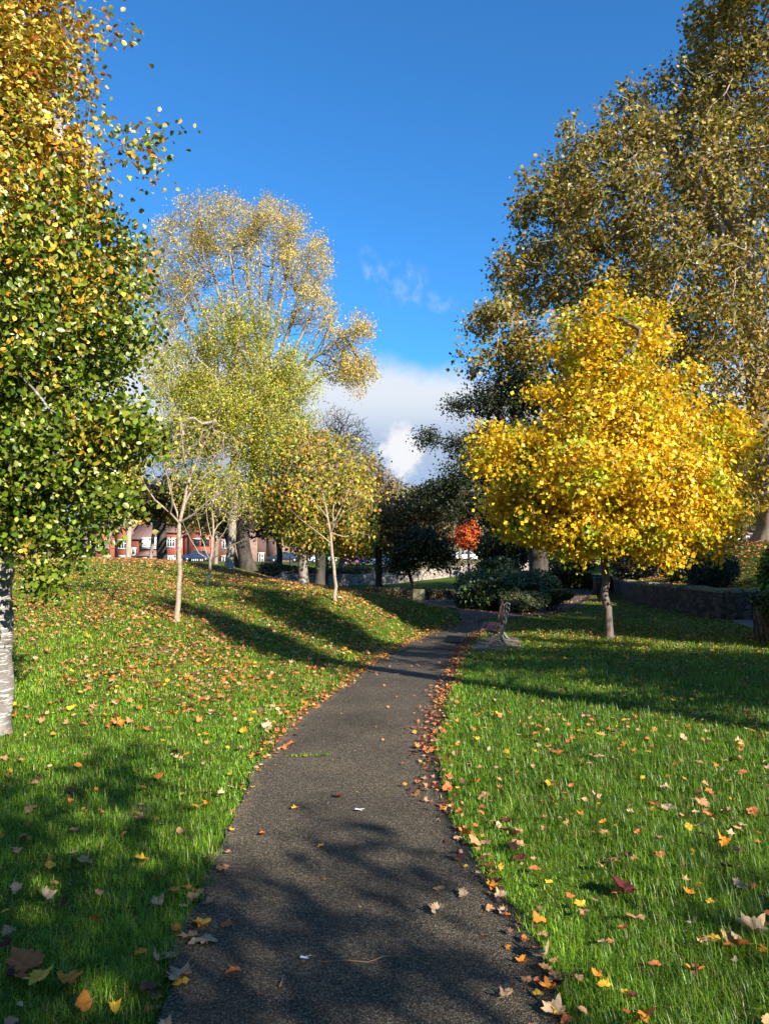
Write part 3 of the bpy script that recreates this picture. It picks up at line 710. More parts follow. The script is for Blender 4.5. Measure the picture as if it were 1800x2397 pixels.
def hires_leaf(shape, seed):
    rl = np.random.default_rng(seed); V = [(0, 0, 0)]; fs = []
    if shape == 0:
        n_ = 30; th = np.linspace(-math.pi/2, 1.5*math.pi, n_, endpoint=False)
        lob = np.array([.2,.34,.5,.4,.30,.52,.66,.5,.36,.40,.60,.8]); hlf = np.r_[.2, .36, .5, .46, .4, .55, .68, .56, .44, .52, .46, .62, .56, .74, .62]
        rad = np.r_[hlf, [.80], hlf[:0:-1]]
    else:
        n_ = 20; th = np.linspace(-math.pi/2, 1.5*math.pi, n_, endpoint=False)
        rad = .5/np.sqrt((np.cos(th)/.68)**2+(np.sin(th)/1.05)**2)
    n_ = len(rad); rad = rad*rl.uniform(.9, 1.1, n_)
    cu, cv = rl.uniform(-.7, .9), rl.uniform(-.5, .8); fo = rl.uniform(.05, .45)
    for ring in (.5, 1):
        for t, r in zip(th, rad):
            x, y = r*ring*math.cos(t), r*ring*math.sin(t)
            V.append((x, y, fo*abs(x)+cu*x*x+cv*y*y+.05*math.sin(5*t+seed)*ring))
    for i in range(n_): j = (i+1) % n_; fs.append((0, 1+i, 1+j)); fs.append((1+i, 1+n_+i, 1+n_+j)); fs.append((1+i, 1+n_+j, 1+j))
    mb = MB(); V = np.array(V); V[:, 2] += .0; mb.add(V, fs)
    b0 = 1+n_; p = V[b0]
    mb.tube([p, p+np.array([.04, -.2, .05]), p+np.array([.1, -.38, .02])], .012, 3)
    return mb
def dryleafmat(nm, c):
    c = tuple(k*.84 for k in c)
    m, nt, b, o = newmat(nm+'_leaf'); t = noise_node(nt, 3.5, 6, .7)
    r = ramp(nt, t.outputs['Fac'], [(.3, tuple(k*.55 for k in c)), (.5, c), (.7, tuple(min(.9, k*1.3) for k in c))])
    nt.links.new(r.outputs[0], b.inputs['Base Color']); b.inputs['Roughness'].default_value = .6; b.inputs['Specular IOR Level'].default_value = .25
    tr = nt.nodes.new('ShaderNodeBsdfTranslucent'); nt.links.new(r.outputs[0], tr.inputs[0]); mx = nt.nodes.new('ShaderNodeMixShader'); mx.inputs[0].default_value = .12
    nt.links.new(b.outputs[0], mx.inputs[1]); nt.links.new(tr.outputs[0], mx.inputs[2]); nt.links.new(mx.outputs[0], o.inputs[0]); return m
PROTO = {}
def leafdata(shape, ci, var):
    key = (shape, ci, var)
    if key not in PROTO:
        o = hires_leaf(shape, ci*7+var*3+shape).build('fallen_leaf', LM[ci]); PROTO[key] = o.data; bpy.data.objects.remove(o)
    return PROTO[key]
LM = [dryleafmat(c.replace(' ', '_').replace('-', '_'), LCOL[c]) for c in CN]
ZN = ['in the grass left of the path', 'in the lawn right of the path', 'in the drift along the left edge of the path', 'in the drift along the right edge of the path', 'on the asphalt', '', 'on the shaded far paving', 'on the leafy bank']
def putleaf(x, y, z, s, shape, ci, label, group, tilt=.3):
    o = bpy.data.objects.new('fallen_leaf', leafdata(shape, ci, random.randrange(3))); COL.objects.link(o)
    o.location = (x, y, z); o.scale = (s,)*3; o.rotation_euler = (random.gauss(0, tilt), random.gauss(0, tilt), random.uniform(0, 6.28))
    return tag(o, label, 'leaf', group)
for i in ind:
    x, y, s, zn, lift, ci, sh = LX[i]; ci = int(ci); sh = int(sh); zn = int(zn)
    nm = f"{CN[ci]} {'lobed' if sh == 0 else 'oval'} fallen leaves {ZN[zn]}"
    putleaf(x, y, g1(x, y)+lift*(.9 if zn < 2 else 1)+.006, s, sh, ci, f"{CN[ci]} {'lobed' if sh == 0 else 'oval'} fallen leaf {ZN[zn]}", nm, .3 if zn < 2 else .16)
for (px, py, s, cn, sh, lab), (x, y) in zip(PICK, PICKP):
    a_, b_ = pathx(y); on = a_ < x < b_
    putleaf(x, y, g1(x, y)+(.022 if on else .05), s, sh, CN.index(cn), lab, 'fallen leaves', .12 if on else .28)
Lr = LX[rest]; z = H(Lr[:, 0], Lr[:, 1])+Lr[:, 4]+rg.uniform(0, .012, len(Lr))
nrm = np.c_[rg.normal(0, .38, len(Lr)), rg.normal(0, .38, len(Lr)), np.ones(len(Lr))]
near_flat = Lr[:, 3] == 5; nrm[near_flat, :2] *= .3
colr = np.array([LCOL[c] for c in CN])[Lr[:, 5].astype(int)]*.84*np.exp(rg.normal(0, .22, (len(Lr), 1)))
colr = np.clip(colr, 0, .85)
for sh, kd in ((0, 'maple'), (1, 'oval')):
    pass
pos = np.c_[Lr[:, 0], Lr[:, 1], z]
def leaves_multi(name, sets, mat):
    Vs = []; Fs = {}; Cs = []; n0 = 0
    for kind, pos, nrm, size, col, curl in sets:
        V, fs = tmpl(kind); n_ = len(pos); k = len(V); R = frames(nrm, rg); L = np.broadcast_to(V[None], (n_, k, 3)).copy(); L[:, :, 1] -= .4
        L[:, :, 2] += curl[:, None]*(L[:, :, 0]**2+L[:, :, 1]**2)
        Vs.append((np.einsum('nij,nkj->nki', R, L)*size[:, None, None]+pos[:, None]).reshape(-1, 3)); off = (np.arange(n_)*k+n0)[:, None, None]
        for f in fs: Fs.setdefault(f.shape[1], []).append((f[None]+off).reshape(-1, f.shape[1]))
        Cs.append(np.repeat(col, k, axis=0)); n0 += n_*k
    return rawmesh(name, np.concatenate(Vs), [np.concatenate(f) for f in Fs.values()], mat, col=np.concatenate(Cs))
sets = []
for sh, kd in ((0, 'maple'), (1, 'oval')):
    k = Lr[:, 6] == sh; sets.append((kd, pos[k], nrm[k], Lr[k, 2], colr[k], rg.uniform(-.6, 1.2, k.sum())))
fo = leaves_multi('leaf_litter', sets, M['dry_leaf']); tag(fo, 'thousands of orange and brown autumn leaves strewn over mound, lawn and path edges', 'fallen leaves', kind='stuff')
print('leaves', len(LX), round(time.time()-T0, 1))
# feathers and twigs on the path
for (px, py, s, lab) in [(840, 1903, .055, 'small white feather on the middle of the asphalt, farther one'), (713, 2252, .04, 'small white feather in the shade low on the asphalt, nearer one')]:
    d = depth_on_ground(px, py, 1.6, 10); sx, _ = ray(px, py); mb = MB()
    V = [(0,0,0),(0,1,.25),(-.22,.3,.1),(-.3,.75,.3),(.3,.75,.3),(.22,.3,.1)]; mb.add([(a*s, (b-.5)*s, c*s) for a, b, c in V], [(0,1,3,2),(0,5,4,1)])
    mb.tube([(0, -.7*s, .01), (0, 0, .004+.12*s), (0, .5*s, .26*s)], .0012, 4)
    o = mb.build('feather', M['feather']); o.location = (sx*d, d, g1(sx*d, d)+.016); o.rotation_euler[2] = 2.0; tag(o, lab, 'feather', 'white feathers on the path')
for (pts, lab) in [([(755,2262),(810,2257),(862,2262),(900,2250),(960,2247),(1000,2266)], 'long thin dry twig lying across the shaded lower path'), ([(430,2290),(447,2277),(460,2262)], 'short dry stalk beside the left path edge'), ([(655,2320),(662,2300),(667,2290)], 'small dry stem on the sunlit lower path')]:
    P3 = []
    for p in pts: d = depth_on_ground(*p, 1.6, 10); sx, _ = ray(*p); P3.append((sx*d, d, g1(sx*d, d)+.017+random.uniform(0, .006)))
    c = Vector(P3[0]); mb = MB(); mb.tube([Vector(q)-c for q in P3], np.linspace(.003, .0012, len(P3)), 5); o = mb.build('twig', flat('dry_twig', (.3,.17,.09), .8)); o.location = c; tag(o, lab, 'twig')
# ================================================================== TREES
SUNV = np.array([.62, -.78, .505]); SUNV /= np.linalg.norm(SUNV)
def L3(pts, d, dd=None):
    dd = dd or [0]*len(pts); return [U(p[0], p[1], d+q) for p, q in zip(pts, dd)]
YEL = [(.86,.56,.02),(.92,.64,.03),(.80,.45,.015),(.62,.56,.03),(.42,.48,.04),(.80,.36,.02)]
# --- beech-like column tree at the left edge
def beechcol(p, c, rg_):
    t = sstep((p[:, 2]-2.2+.5*sn(p, .3))/5.0)
    n_ = len(p); green = palette([(.06,.12,.008),(.12,.18,.010),(.22,.26,.02),(.36,.38,.08)], [3,4,3.5,2], n_, rg_, .2)
    gold = palette([(.66,.44,.06),(.55,.44,.07),(.36,.37,.04),(.70,.34,.03),(.62,.22,.02),(.30,.10,.02)], [4,3.5,3,2.6,.7,.3], n_, rg_, .2)
    m = .45*rg_.uniform(0, 1, n_)+.55*np.clip(.5+.42*sn(p, 1.3, 2)+.2*sn(p, 3.2, 1), 0, 1) < t*.66+.17
    return np.where(m[:, None], gold, green)
d = 6.8; b0 = base_at(-22, 1718, d)
def col_chain(x0):
    return
bx, by, bz = b0
ch = [[b0, b0+[.0,.0,.8], b0+[-.02,.05,1.75], b0+[-.02,.1,2.6], b0+[.02,.1,4.2], b0+[.05,.1,6.5], b0+[0,.1,9.2]],
      [b0+[.0,.02,.95], b0+[.10,.0,1.25], b0+[.17,-.05,1.62], b0+[.22,-.1,2.2], b0+[.35,-.1,3.2], b0+[.5,-.1,5.0], b0+[.6,0,7.2]],
      [b0+[-.02,.05,1.75], b0+[.14,-.05,2.0], b0+[.5,-.3,2.8], b0+[.8,-.4,4.0], b0+[.9,-.3,6]],
      [b0+[-.02,.05,1.75], b0+[-.4,-.1,2.4], b0+[-.8,-.1,3.6], b0+[-.9,0,5.6]],
      [b0+[.02,.1,2.6], b0+[.5,.3,3.2], b0+[.95,.2,3.9]]]
bl = [DB(25,1095,6.8,150,75,.6), DB(130,985,6.7,155,95,.7), DB(230,935,6.6,120,55,.35,1.0), DB(60,900,6.9,235,150,1.0), DB(60,720,6.9,262,160,1.1), DB(40,540,6.9,262,170,1.1),
      DB(20,360,6.9,212,150,1.0), DB(5,180,6.9,190,150,.9), DB(-15,0,6.9,195,150,.85), DB(-20,-250,6.9,190,180,.8), DB(-60,-500,6.9,130,150,.5), DB(85,1175,6.5,85,45,.3,.8), DB(105,1255,6.4,45,45,.15,1.3), DB(150,1140,6.5,60,45,.2,.8),
      DB(-180,600,6.9,200,500,.9,.6), DB(275,700,6.7,40,120,.3,.6), DB(318,945,6.5,48,32,.22,.9), DB(235,1075,6.5,60,70,.25,.7), DB(215,1160,6.5,50,28,.2,.6)]
ex = np.array([U(250,70,6.6),U(300,333,6.5),U(358,302,6.5),U(322,372,6.6)])
tree('beech_tree', 'silver trunked tree at the left edge with green lower leaves and golden upper leaves', 'tree', b0, ch, bl, 3400, .165, M['bark_beech'],
     dict(kind='oval', size=.056, pal=YEL, w=[1]*6, mat=M['gloss_leaf'], col=beechcol, up=.35, out=.45), seed=4, seg=.2, pw=1.6, wig=.12, up=.05, clump=.25, cf=.9, shell=.5,
     tip=.002, thin=.0095, leafspread=.11, nleaf=130000, flare=.25, extra_att=ex, wood_e=2.2)
print('beech', round(time.time()-T0, 1))
# --- the yellow tulip tree
d = depth_on_ground(1426, 1495, 10, 25); b0 = base_at(1426, 1495, d)
tp = [b0, b0*.66+U(1306,1190,d)*.34, b0*.33+U(1306,1190,d)*.67, U(1306,1190,d), U(1304,1090,d), U(1305,960,d), U(1318,820,d), U(1322,700,d), U(1318,600,d)]
bl = [DB(1315,625,d,24,42,.25,1.3), DB(1322,690,d,78,65,.7), DB(1385,745,d,36,40,.4), DB(1318,760,d,112,80,1.0), DB(1322,850,d,128,80,1.3,1.2), DB(1325,925,d,175,75,1.8,1.1), DB(1120,985,d,100,60,.9), DB(1045,990,d-.3,32,55,.4), DB(1200,960,d,100,70,1.0), DB(1470,880,d+.2,60,40,.6,.7),
      DB(1480,985,d,130,75,1.2), DB(1575,962,d-.1,45,36,.6), DB(1312,1045,d,222,105,2.3,1.3), DB(1320,1030,d-1.2,200,95,1.2), DB(1200,1115,d-.3,150,60,1.4), DB(1100,1090,d,50,52,.8), DB(1450,1110,d-.3,135,80,1.4), DB(1540,1100,d,48,55,.7), DB(1320,1150,d-.2,230,42,1.9), DB(1520,1165,d-.5,60,38,.6), DB(1432,668,d,22,16,.3,1.6), DB(1445,730,d,26,18,.3,1.4), DB(1490,815,d-.3,30,22,.4,1.3), DB(1190,760,d,24,20,.3,1.3), DB(1165,850,d-.2,28,22,.3,1.2), DB(1060,925,d-.3,30,20,.3,1.5), DB(1565,905,d,34,22,.4,1.5), DB(1620,950,d,30,20,.3,1.4), DB(1585,1060,d-.3,26,20,.4,1.2), DB(1215,690,d,18,14,.2,1.3), DB(1285,640,d-.2,16,16,.2,1.2), DB(1250,1195,d-.8,60,18,.4,1), DB(1420,1200,d-.8,60,20,.4,1)]
rgc = lambda p, c, r_: np.where((sn(p, .9, 1) > .4)[:, None], c*np.array([.66, .95, 1.1]), np.where((sn(p, 1.1, 2) > 1.0)[:, None], c*np.array([.95, .72, .9]), c))
tree('tulip_tree', 'bright yellow cone shaped tulip tree on the right lawn', 'tree', b0, [tp], bl, 3400, .092, M['bark_tulip'],
     dict(kind='tulip', size=.082, pal=YEL, w=[6,5,2.6,2,1.0,.6], up=.25, out=.55, col=rgc, mix=.4, jit=.16, droop=.7), seed=9, seg=.3, wig=.12, up=-.02, clump=.55, cf=.85, shell=.38,
     tip=.003, thin=.012, leafspread=.165, nleaf=80000, pw=1.9, flare=.35, wood_e=2.2)
print('tulip', round(time.time()-T0, 1))
# --- three young trees on the mound
YG = [(.45,.42,.05),(.55,.45,.05),(.30,.36,.04),(.60,.36,.06)]
def sapling(px, py, d0, d1, fork, limbs, bl, natt, br, label, seed, leaf, nleaf, top=None):
    d = depth_on_ground(px, py, d0, d1); b0 = base_at(px, py, d); s = lambda q: q
    ch = [[b0, b0*.5+U(*fork, d)*.5+[.02,0,0], U(*fork, d)]]
    for l in limbs:
        ch.append([U(p[0], p[1], d+(p[2] if len(p) > 2 else 0)) for p in l])
    ch[0] += [U(p[0], p[1], d+(p[2] if len(p) > 2 else 0)) for p in limbs[0][1:]]
    ch = [ch[0]]+ch[2:]
    B = [(lambda q: DB(q[0], q[1], d, *q[2:]))(q) for q in bl]
    return tree('sapling', label, 'tree', b0, ch, B, natt, br, M['bark_sapling'], leaf, 'young trees on the mound', seed=seed, seg=.22, wig=.07, up=-.15, clump=.2, shell=.6, tip=.0035, thin=.0055, leafspread=.1, nleaf=nleaf, flare=.4, wood_e=2.0, nmin=4, tend=.12, pw=1.25, tprof=([0, .4, .5, .75, 1], [1, .8, .62, .4, .12]), limbr=.42)
lf = dict(kind='oval', size=.075, pal=YG, w=[3,2,2,1], up=.3, out=.4)
sapling(417,1455,10,20,(388,1130),[[(388,1130),(398,1090,.0),(411,1030,.1),(430,985,.2),(455,930,.2),(478,880,.3)],
  [(388,1130),(368,1108,-.1),(335,1080,-.2),(315,1050,-.2),(298,1015,-.3),(288,985,-.3)],[(386,1125),(375,1085,.2),(360,1020,.3),(342,960,.4),(330,905,.5)],
  [(390,1132),(420,1110,-.2),(455,1078,-.3),(492,1060,-.4),(530,1050,-.5)],[(408,1045,.1),(397,985,-.2),(391,930,-.3),(388,880,-.3)],[(402,1075),(432,1040,.3),(470,1010,.5),(505,965,.6)],[(368,1108,-.1),(372,1070,-.4),(368,1040,-.5),(350,1000,-.6)]],
  [(390,960,110,90,.9),(330,1000,55,70,.5),(470,980,70,80,.6)], 520, .052, 'slim tan young tree with bare forked limbs, nearest on the mound', 31, lf, 1.2)
sapling(485,1371,15,26,(458,1195),[[(458,1195),(462,1150,0),(458,1100,.1),(470,1060,.2),(480,1010,.2)],[(457,1205),(435,1160,.2),(425,1110,.3),(415,1070,.4)],[(459,1190),(485,1150,-.2),(505,1110,-.4),(520,1075,-.5)],
  [(458,1215),(490,1185,-.3),(530,1165,-.4),(560,1130,-.5)],[(457,1220),(430,1195,.2),(405,1150,.3),(392,1110,.4)],[(458,1180),(448,1120,-.3),(445,1070,-.4)],[(462,1150),(490,1110,.4),(540,1080,.6)]],
  [(465,1080,80,70,.9),(520,1120,50,45,.6)], 380, .045, 'small pale branching young tree, second up the mound', 32, lf, 1.0)
sapling(786,1406,14,24,(714,1150),[[(714,1150),(708,1120,0),(698,1070,.1),(684,1030,.2),(676,980,.2)],[(713,1165),(680,1145,-.2),(645,1118,-.3),(618,1090,-.3),(600,1060,-.4)],[(714,1148),(730,1110,.1),(752,1060,.2),(772,1010,.3),(785,960,.3)],
  [(714,1140),(745,1105,-.3),(775,1090,-.4),(810,1070,-.5),(835,1040,-.6)],[(712,1130),(716,1070,.4),(728,1010,.5),(735,950,.5)],[(708,1120),(680,1085,-.4),(655,1040,-.5),(640,1000,-.5)],[(716,1160),(745,1160,.3),(775,1150,.4),(805,1158,.4)]],
  [(715,1010,110,80,1.1),(780,1080,50,50,.6)], 520, .046, 'young tree with spreading pale limbs near the path end of the mound', 33, dict(kind='oval', size=.09, pal=YG+[(.65,.28,.05)], w=[3,3,2,1,1], up=.1, out=.3, droop=.6), 3.0)
# --- trees at the top of the mound
d = 34.; b0 = base_at(583,1335,d)
tp = [b0, b0+[-.5,.1,2.0], U(545,1130,d), U(555,1030,d), U(558,930,d), U(562,860,d), U(566,790,d)]
limbs = []
for (xe, ye, de, xs, ys, bow) in [(322,640,-1.5,556,960,.10),(332,560,1.2,558,930,.12),(372,500,-.6,560,900,.10),(425,462,1.4,562,860,.08),(478,438,-.8,563,840,.05),(515,425,1.0,566,790,.02),(560,455,-1.2,566,790,0),(598,432,.8,566,790,-.03),(640,452,-.8,564,830,-.06),(680,500,1.2,562,860,-.10),(708,560,-1,560,890,-.12),(722,630,.6,559,920,-.13),(716,690,-1.6,557,950,-.10)]:
    L_ = []
    for t_ in (0, .25, .5, .75, 1):
        xx = xs+(xe-xs)*t_+bow*-330*math.sin(math.pi*t_)*.45; yy = ys+(ye-ys)*t_; L_.append(U(xx, yy, d+de*t_))
    limbs.append(L_)
limbs += [[U(560,900,d),U(640,800,d-1),U(690,765,d-1.5),U(740,722,d-1.5),U(790,702,d-1.5),U(815,692,d-1)],[U(558,940,d),U(630,860,d),U(700,810,d),U(745,800,d),U(780,835,d)],[U(558,980,d),U(470,900,d+1),U(400,840,d+1),U(340,760,d+1)],[U(740,722,d-1.5),U(768,760,d-1.5),U(785,800,d-1.5),U(792,850,d-1.5)]]
bl = [DB(480,490,d,110,58,2.6), DB(395,545,d,80,66,2.2), DB(600,490,d,70,54,2.2), DB(662,560,d,60,70,2.2), DB(360,640,d,62,80,2.2), DB(530,620,d,170,110,3.4,.35), DB(680,670,d,52,55,1.8,.8), DB(755,712,d-1.5,60,40,1.2,1.5), DB(772,800,d-1.5,44,58,1.2,2.6), DB(725,780,d,46,46,1.4,.8), DB(400,790,d,110,90,2.6,.6), DB(575,428,d,16,16,.5,1), DB(500,415,d,18,12,.5,1)]
OCH = [(.74,.54,.11),(.80,.58,.11),(.60,.50,.09),(.42,.42,.07),(.84,.50,.08)]
def ashcol(p, c, r_):
    low = sstep((9.0-p[:, 2]+sn(p, .15))/3)*sstep((p[:, 0]+4)/2); return c*(1-low[:, None]*np.array([.62, .5, .5]))
tree('ash_tree', 'tallest ochre domed tree on top of the mound with visible grey limbs', 'tree', b0, [tp]+limbs, bl, 5200, .31, M['bark_grey'],
     dict(kind='diamond', size=.08, pal=OCH, w=[4,3,3,2,1.5], up=.3, out=.5, ), seed=14, seg=.5, wig=.14, up=0, clump=.7, cf=.6, shell=.3, tip=.008, thin=.028, leafspread=.16, nleaf=60000, flare=.45, limbr=.34, trunkm=M['bark_dark'], wood_e=2.1, nmin=3)
print('ash', round(time.time()-T0, 1))
d = 29.; b0 = base_at(538,1333,d)
tp = [b0, U(505,1100,d), U(508,980,d), U(508,860,d), U(512,740,d), U(515,660,d)]
bl = [DB(510,720,d,105,80,1.7), DB(430,830,d,105,95,1.8), DB(600,820,d,110,90,1.8), DB(510,900,d,190,95,2.6), DB(400,960,d,95,70,1.6,.8), DB(600,980,d,105,85,1.8), DB(480,1050,d,130,55,1.6,.6)]
YGR = [(.50,.46,.06),(.60,.54,.05),(.32,.40,.03),(.16,.24,.02),(.60,.50,.10),(.70,.60,.05)]
tree('pale_trunk_tree', 'airy yellow-green tree with a straight pale trunk in front of the big ochre one', 'tree', b0, [tp], bl, 3000, .15, M['bark_pale'],
     dict(kind='diamond', size=.085, pal=YGR, w=[4,3,3,2,2,1.5], up=.3, out=.5), seed=15, seg=.4, wig=.12, up=-.25, clump=.55, cf=.7, shell=.5, tip=.006, thin=.015, leafspread=.18, nleaf=80000, wood_e=2.1, nmin=3)
d = depth_on_ground(710,1368,20,32); b0 = base_at(710,1368,d)
tp = [b0, U(652,1180,d), U(655,1090,d), U(665,1010,d), U(680,950,d)]
bl = [DB(690,985,d,85,60,1.5), DB(650,1060,d,95,60,1.5), DB(745,1065,d,80,65,1.4), DB(620,1110,d,70,40,1.2,.8), DB(700,1150,d,105,38,1.2), DB(770,1150,d-.3,55,40,.8)]
tree('hornbeam_tree', 'low tree with hanging orange and yellow-green leaves behind the path end sapling', 'tree', b0, [tp], bl, 1500, .14, M['bark_grey'],
     dict(kind='oval', size=.11, pal=[(.42,.36,.05),(.30,.32,.04),(.12,.18,.02),(.58,.33,.05),(.60,.42,.05)], w=[3,3,2.5,2.5,2], up=.0, out=.5, droop=1.0), seed=16, seg=.35, wig=.12, clump=.55, cf=.4, shell=.5, tip=.005, thin=.014, leafspread=.18, nleaf=16000)
# dark trunk with ivy behind it
d = 33.; b0 = base_at(745,1362,d); tp = [b0, b0+[.1,0,1.3], U(690,1150,d), U(700,1080,d)]
tree('ivy_clad_tree', 'dark leaning trunk wrapped in ivy behind the mound', 'tree', b0, [tp], [DB(692,1190,d,14,50,.3,2), DB(720,1110,d,80,50,1.3)], 400, .22, M['bark_dark'], dict(kind='diamond', size=.12, pal=[(.04,.08,.015),(.07,.11,.02),(.3,.25,.06)], w=[3,3,1], up=.2), seed=17, tip=.008, thin=.03, nleaf=7)
# --- dark evergreen oak right of the middle
d = 34.; b0 = base_at(1260,1372,d)
tp = [b0, U(1160,1180,d), U(1150,1100,d), U(1130,1000,d), U(1115,900,d), U(1110,830,d)]
limbs = [[U(1150,1120,d),U(1080,1080,d-.5),U(1010,1062,d-1),U(950,1060,d-1),U(900,1075,d-1)],[U(1135,1030,d),U(1070,985,d-.5),U(1010,955,d-1),U(950,945,d-1),U(905,955,d-1)],[U(1120,930,d),U(1060,890,d-.5),U(1000,870,d-.5),U(965,882,d-.5)],[U(1150,1120,d),U(1060,1110,d-1),U(990,1130,d-1.5)]]
bl = [DB(925,948,d-1,32,17,.7,1.6), DB(985,960,d-1,38,24,.9,1.3), DB(900,1072,d-1,26,17,.7,1.6), DB(955,1055,d-1,52,26,1.0,1.3), DB(1000,1025,d-1,52,38,1.2), DB(985,875,d-.5,30,17,.7,1.4), DB(1040,870,d-.5,60,42,1.6), DB(1110,850,d,85,55,2),
      DB(1070,970,d,80,60,2), DB(1130,1000,d,120,100,2.6), DB(1050,1090,d-.5,85,32,1.6), DB(1150,1120,d,120,55,2.2), DB(990,1110,d-1,40,22,.8,.8)]
tree('evergreen_oak', 'dark green spreading tree with drooping limbs left of the yellow one', 'tree', b0, [tp]+limbs, bl, 2200, .42, M['bark_dark'],
     dict(kind='diamond', size=.13, pal=[(.018,.028,.009),(.028,.042,.011),(.042,.055,.015),(.07,.07,.025)], w=[4,4,2,1], mat=M['dark_leaf'], up=.4, out=.5), seed=18, seg=.45, wig=.15, up=.05, clump=.45, cf=.35, shell=.45, tip=.01, thin=.03, leafspread=.22, nleaf=36000)
print('oak', round(time.time()-T0, 1))
# --- the huge plane tree
d = 35.; b0 = base_at(1812,1262,d)
tp = [b0, b0+[.0,.2,3], U(1655,950,d+.5), U(1640,780,d+.5), U(1600,560,d+.5), U(1560,380,d+.5), U(1560,180,d+.5)]
limbs = [[U(1655,960,d+.5),U(1540,870,d-1),U(1400,780,d-2),U(1270,720,d-2.5),U(1150,690,d-3),U(1060,700,d-3)],[U(1645,850,d),U(1520,700,d),U(1390,560,d),U(1270,460,d),U(1180,400,d)],[U(1635,760,d),U(1500,560,d-2),U(1400,400,d-2),U(1330,270,d-2)],
  [U(1600,560,d),U(1480,380,d+1),U(1420,250,d+1),U(1400,180,d+1)],[U(1650,920,d),U(1480,850,d+2),U(1300,820,d+2),U(1180,800,d+2)],[U(1600,600,d),U(1640,400,d-2),U(1620,200,d-3),U(1590,20,d-3)],[U(1640,800,d),U(1750,650,d),U(1850,450,d),U(1900,250,d)],[U(1655,960,d),U(1760,880,d-1),U(1880,800,d-2)],[U(1650,1000,d),U(1560,950,d-3),U(1450,900,d-5),U(1330,890,d-6)]]
bl = [DB(1400,520,d,280,250,7.5,.9), DB(1240,500,d,150,140,5), DB(1175,420,d,75,70,3), DB(1290,330,d,130,90,4), DB(1400,260,d,110,90,4), DB(1130,600,d,90,85,3.5), DB(1065,690,d-2,70,52,2.2,1.2), DB(1030,790-25,d-2,45,40,1.8), DB(1120,760,d-1,110,80,3.5), DB(1230,800,d,160,120,5),
      DB(1250,950,d+1,150,120,4), DB(1480,750,d,260,230,8,.9), DB(1530,1000,d,200,130,6), DB(1570,300,d,150,190,6), DB(1600,90,d-2,120,110,4), DB(1560,20,d-3,60,40,2,1.5), DB(1680,-50,d-2,170,150,6), DB(1750,400,d,230,320,8,.7), DB(1800,850,d,200,220,7,.6), DB(1500,190,d,70,60,3)]
PLN = [(.29,.22,.035),(.36,.26,.04),(.19,.18,.025),(.11,.12,.015),(.46,.32,.05),(.48,.24,.04),(.40,.33,.09)]
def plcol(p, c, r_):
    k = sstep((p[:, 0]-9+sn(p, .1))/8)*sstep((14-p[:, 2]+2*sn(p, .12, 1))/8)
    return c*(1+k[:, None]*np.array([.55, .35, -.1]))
tree('plane_tree', 'huge plane tree with olive brown leaves filling the upper right sky', 'tree', b0, [tp]+limbs, bl, 11500, .75, M['bark_pale'],
     dict(kind='tulip', size=.145, pal=PLN, w=[4,4,3,2,2.5,1.2,1.5], up=.3, out=.45, col=plcol, droop=.4), seed=19, seg=.7, wig=.16, up=.05, clump=.78, cf=.42, shell=.45, tip=.012, thin=.028, leafspread=.21, nleaf=118000, flare=.5, wood_e=2.1, nmin=3)
print('plane', round(time.time()-T0, 1))
# --- middle distance
def simple(name, label, px, py, d, top, bl, natt, br, leaf, nl=8, bark='bark_dark', tipr=.01, group=None, seed=50, spread=.28, clump=.4, chains=None, thin=.03, seg=.6, **kw):
    b0 = base_at(px, py, d); tp = [b0, (b0*.55+U(*top, d)*.45), U(*top, d)]
    ch = [tp]+(chains or [])
    return tree(name, label, 'tree', b0, ch, [DB(q[0], q[1], d, *q[2:]) for q in bl], natt, br, M[bark], leaf, group, seed=seed, seg=seg, wig=.15, clump=clump, cf=.25, tip=tipr, thin=thin, leafspread=spread, nleaf=nl, flare=.3, nmin=3, **kw)
BRN = [(.26,.15,.05),(.34,.19,.06),(.17,.11,.04),(.44,.25,.06),(.12,.10,.03)]
simple('brown_leaved_tree', 'spreading brown tree with a forked dark trunk on the lower lawn', 886, 1368, 46, (820,1150), [(800,1135,95,52,2.4),(880,1120,85,50,2.2),(765,1190,60,32,1.6),(855,1180,64,32,1.6),(935,1090,60,40,2)], 1200, .2,
       dict(kind='diamond', size=.22, pal=BRN, w=[4,3,2,1.5,2], up=.3), 8, seed=51)
b45 = base_at(975, 1373, 42)
ms = [[b45, U(880,1225,42), U(870,1190,42)], [b45, U(905,1230,42), U(925,1195,42.3)], [b45+[.2,0,0], U(915,1240,42), U(950,1195,41.7)]]
tree('multi_stem_tree', 'low dark many stemmed tree beside the stone bench end', 'tree', b45, ms, [DB(*q) for q in [(920,1182,42,58,32,1.4),(868,1215,42,34,24,.9),(955,1210,42,34,22,.8),(905,1160,42,40,16,1.2)]], 700, .1, M['bark_dark'],
     dict(kind='diamond', size=.19, pal=[(.03,.045,.015),(.06,.065,.02),(.10,.08,.03)], w=[3,3,1], mat=M['dark_leaf'], up=.4), seed=52, seg=.35, tip=.008, thin=.02, nleaf=10, nmin=3)
simple('bare_tree', 'leafless twiggy tree top against the cloud', 800, 1368, 62, (742,960), [(742,930,58,52,2.2),(720,900,30,30,1.4),(775,960,40,35,1.6)], 1500, .25, None, bark='bark_grey', tipr=.018, seed=53, clump=.15, seg=.5)
RED = [(.72,.13,.03),(.60,.06,.03),(.75,.24,.03),(.68,.30,.05)]
simple('red_maple', 'small flame orange and red tree in the distance', 1097, 1345, 66, (1012,1140), [(1012,1128,17,18,.8),(1010,1152,24,20,1.0),(1012,1170,20,14,.9)], 500, .12, dict(kind='diamond', size=.22, pal=RED, w=[4,3,3,1], up=.2), 16, seed=54, spread=.16)
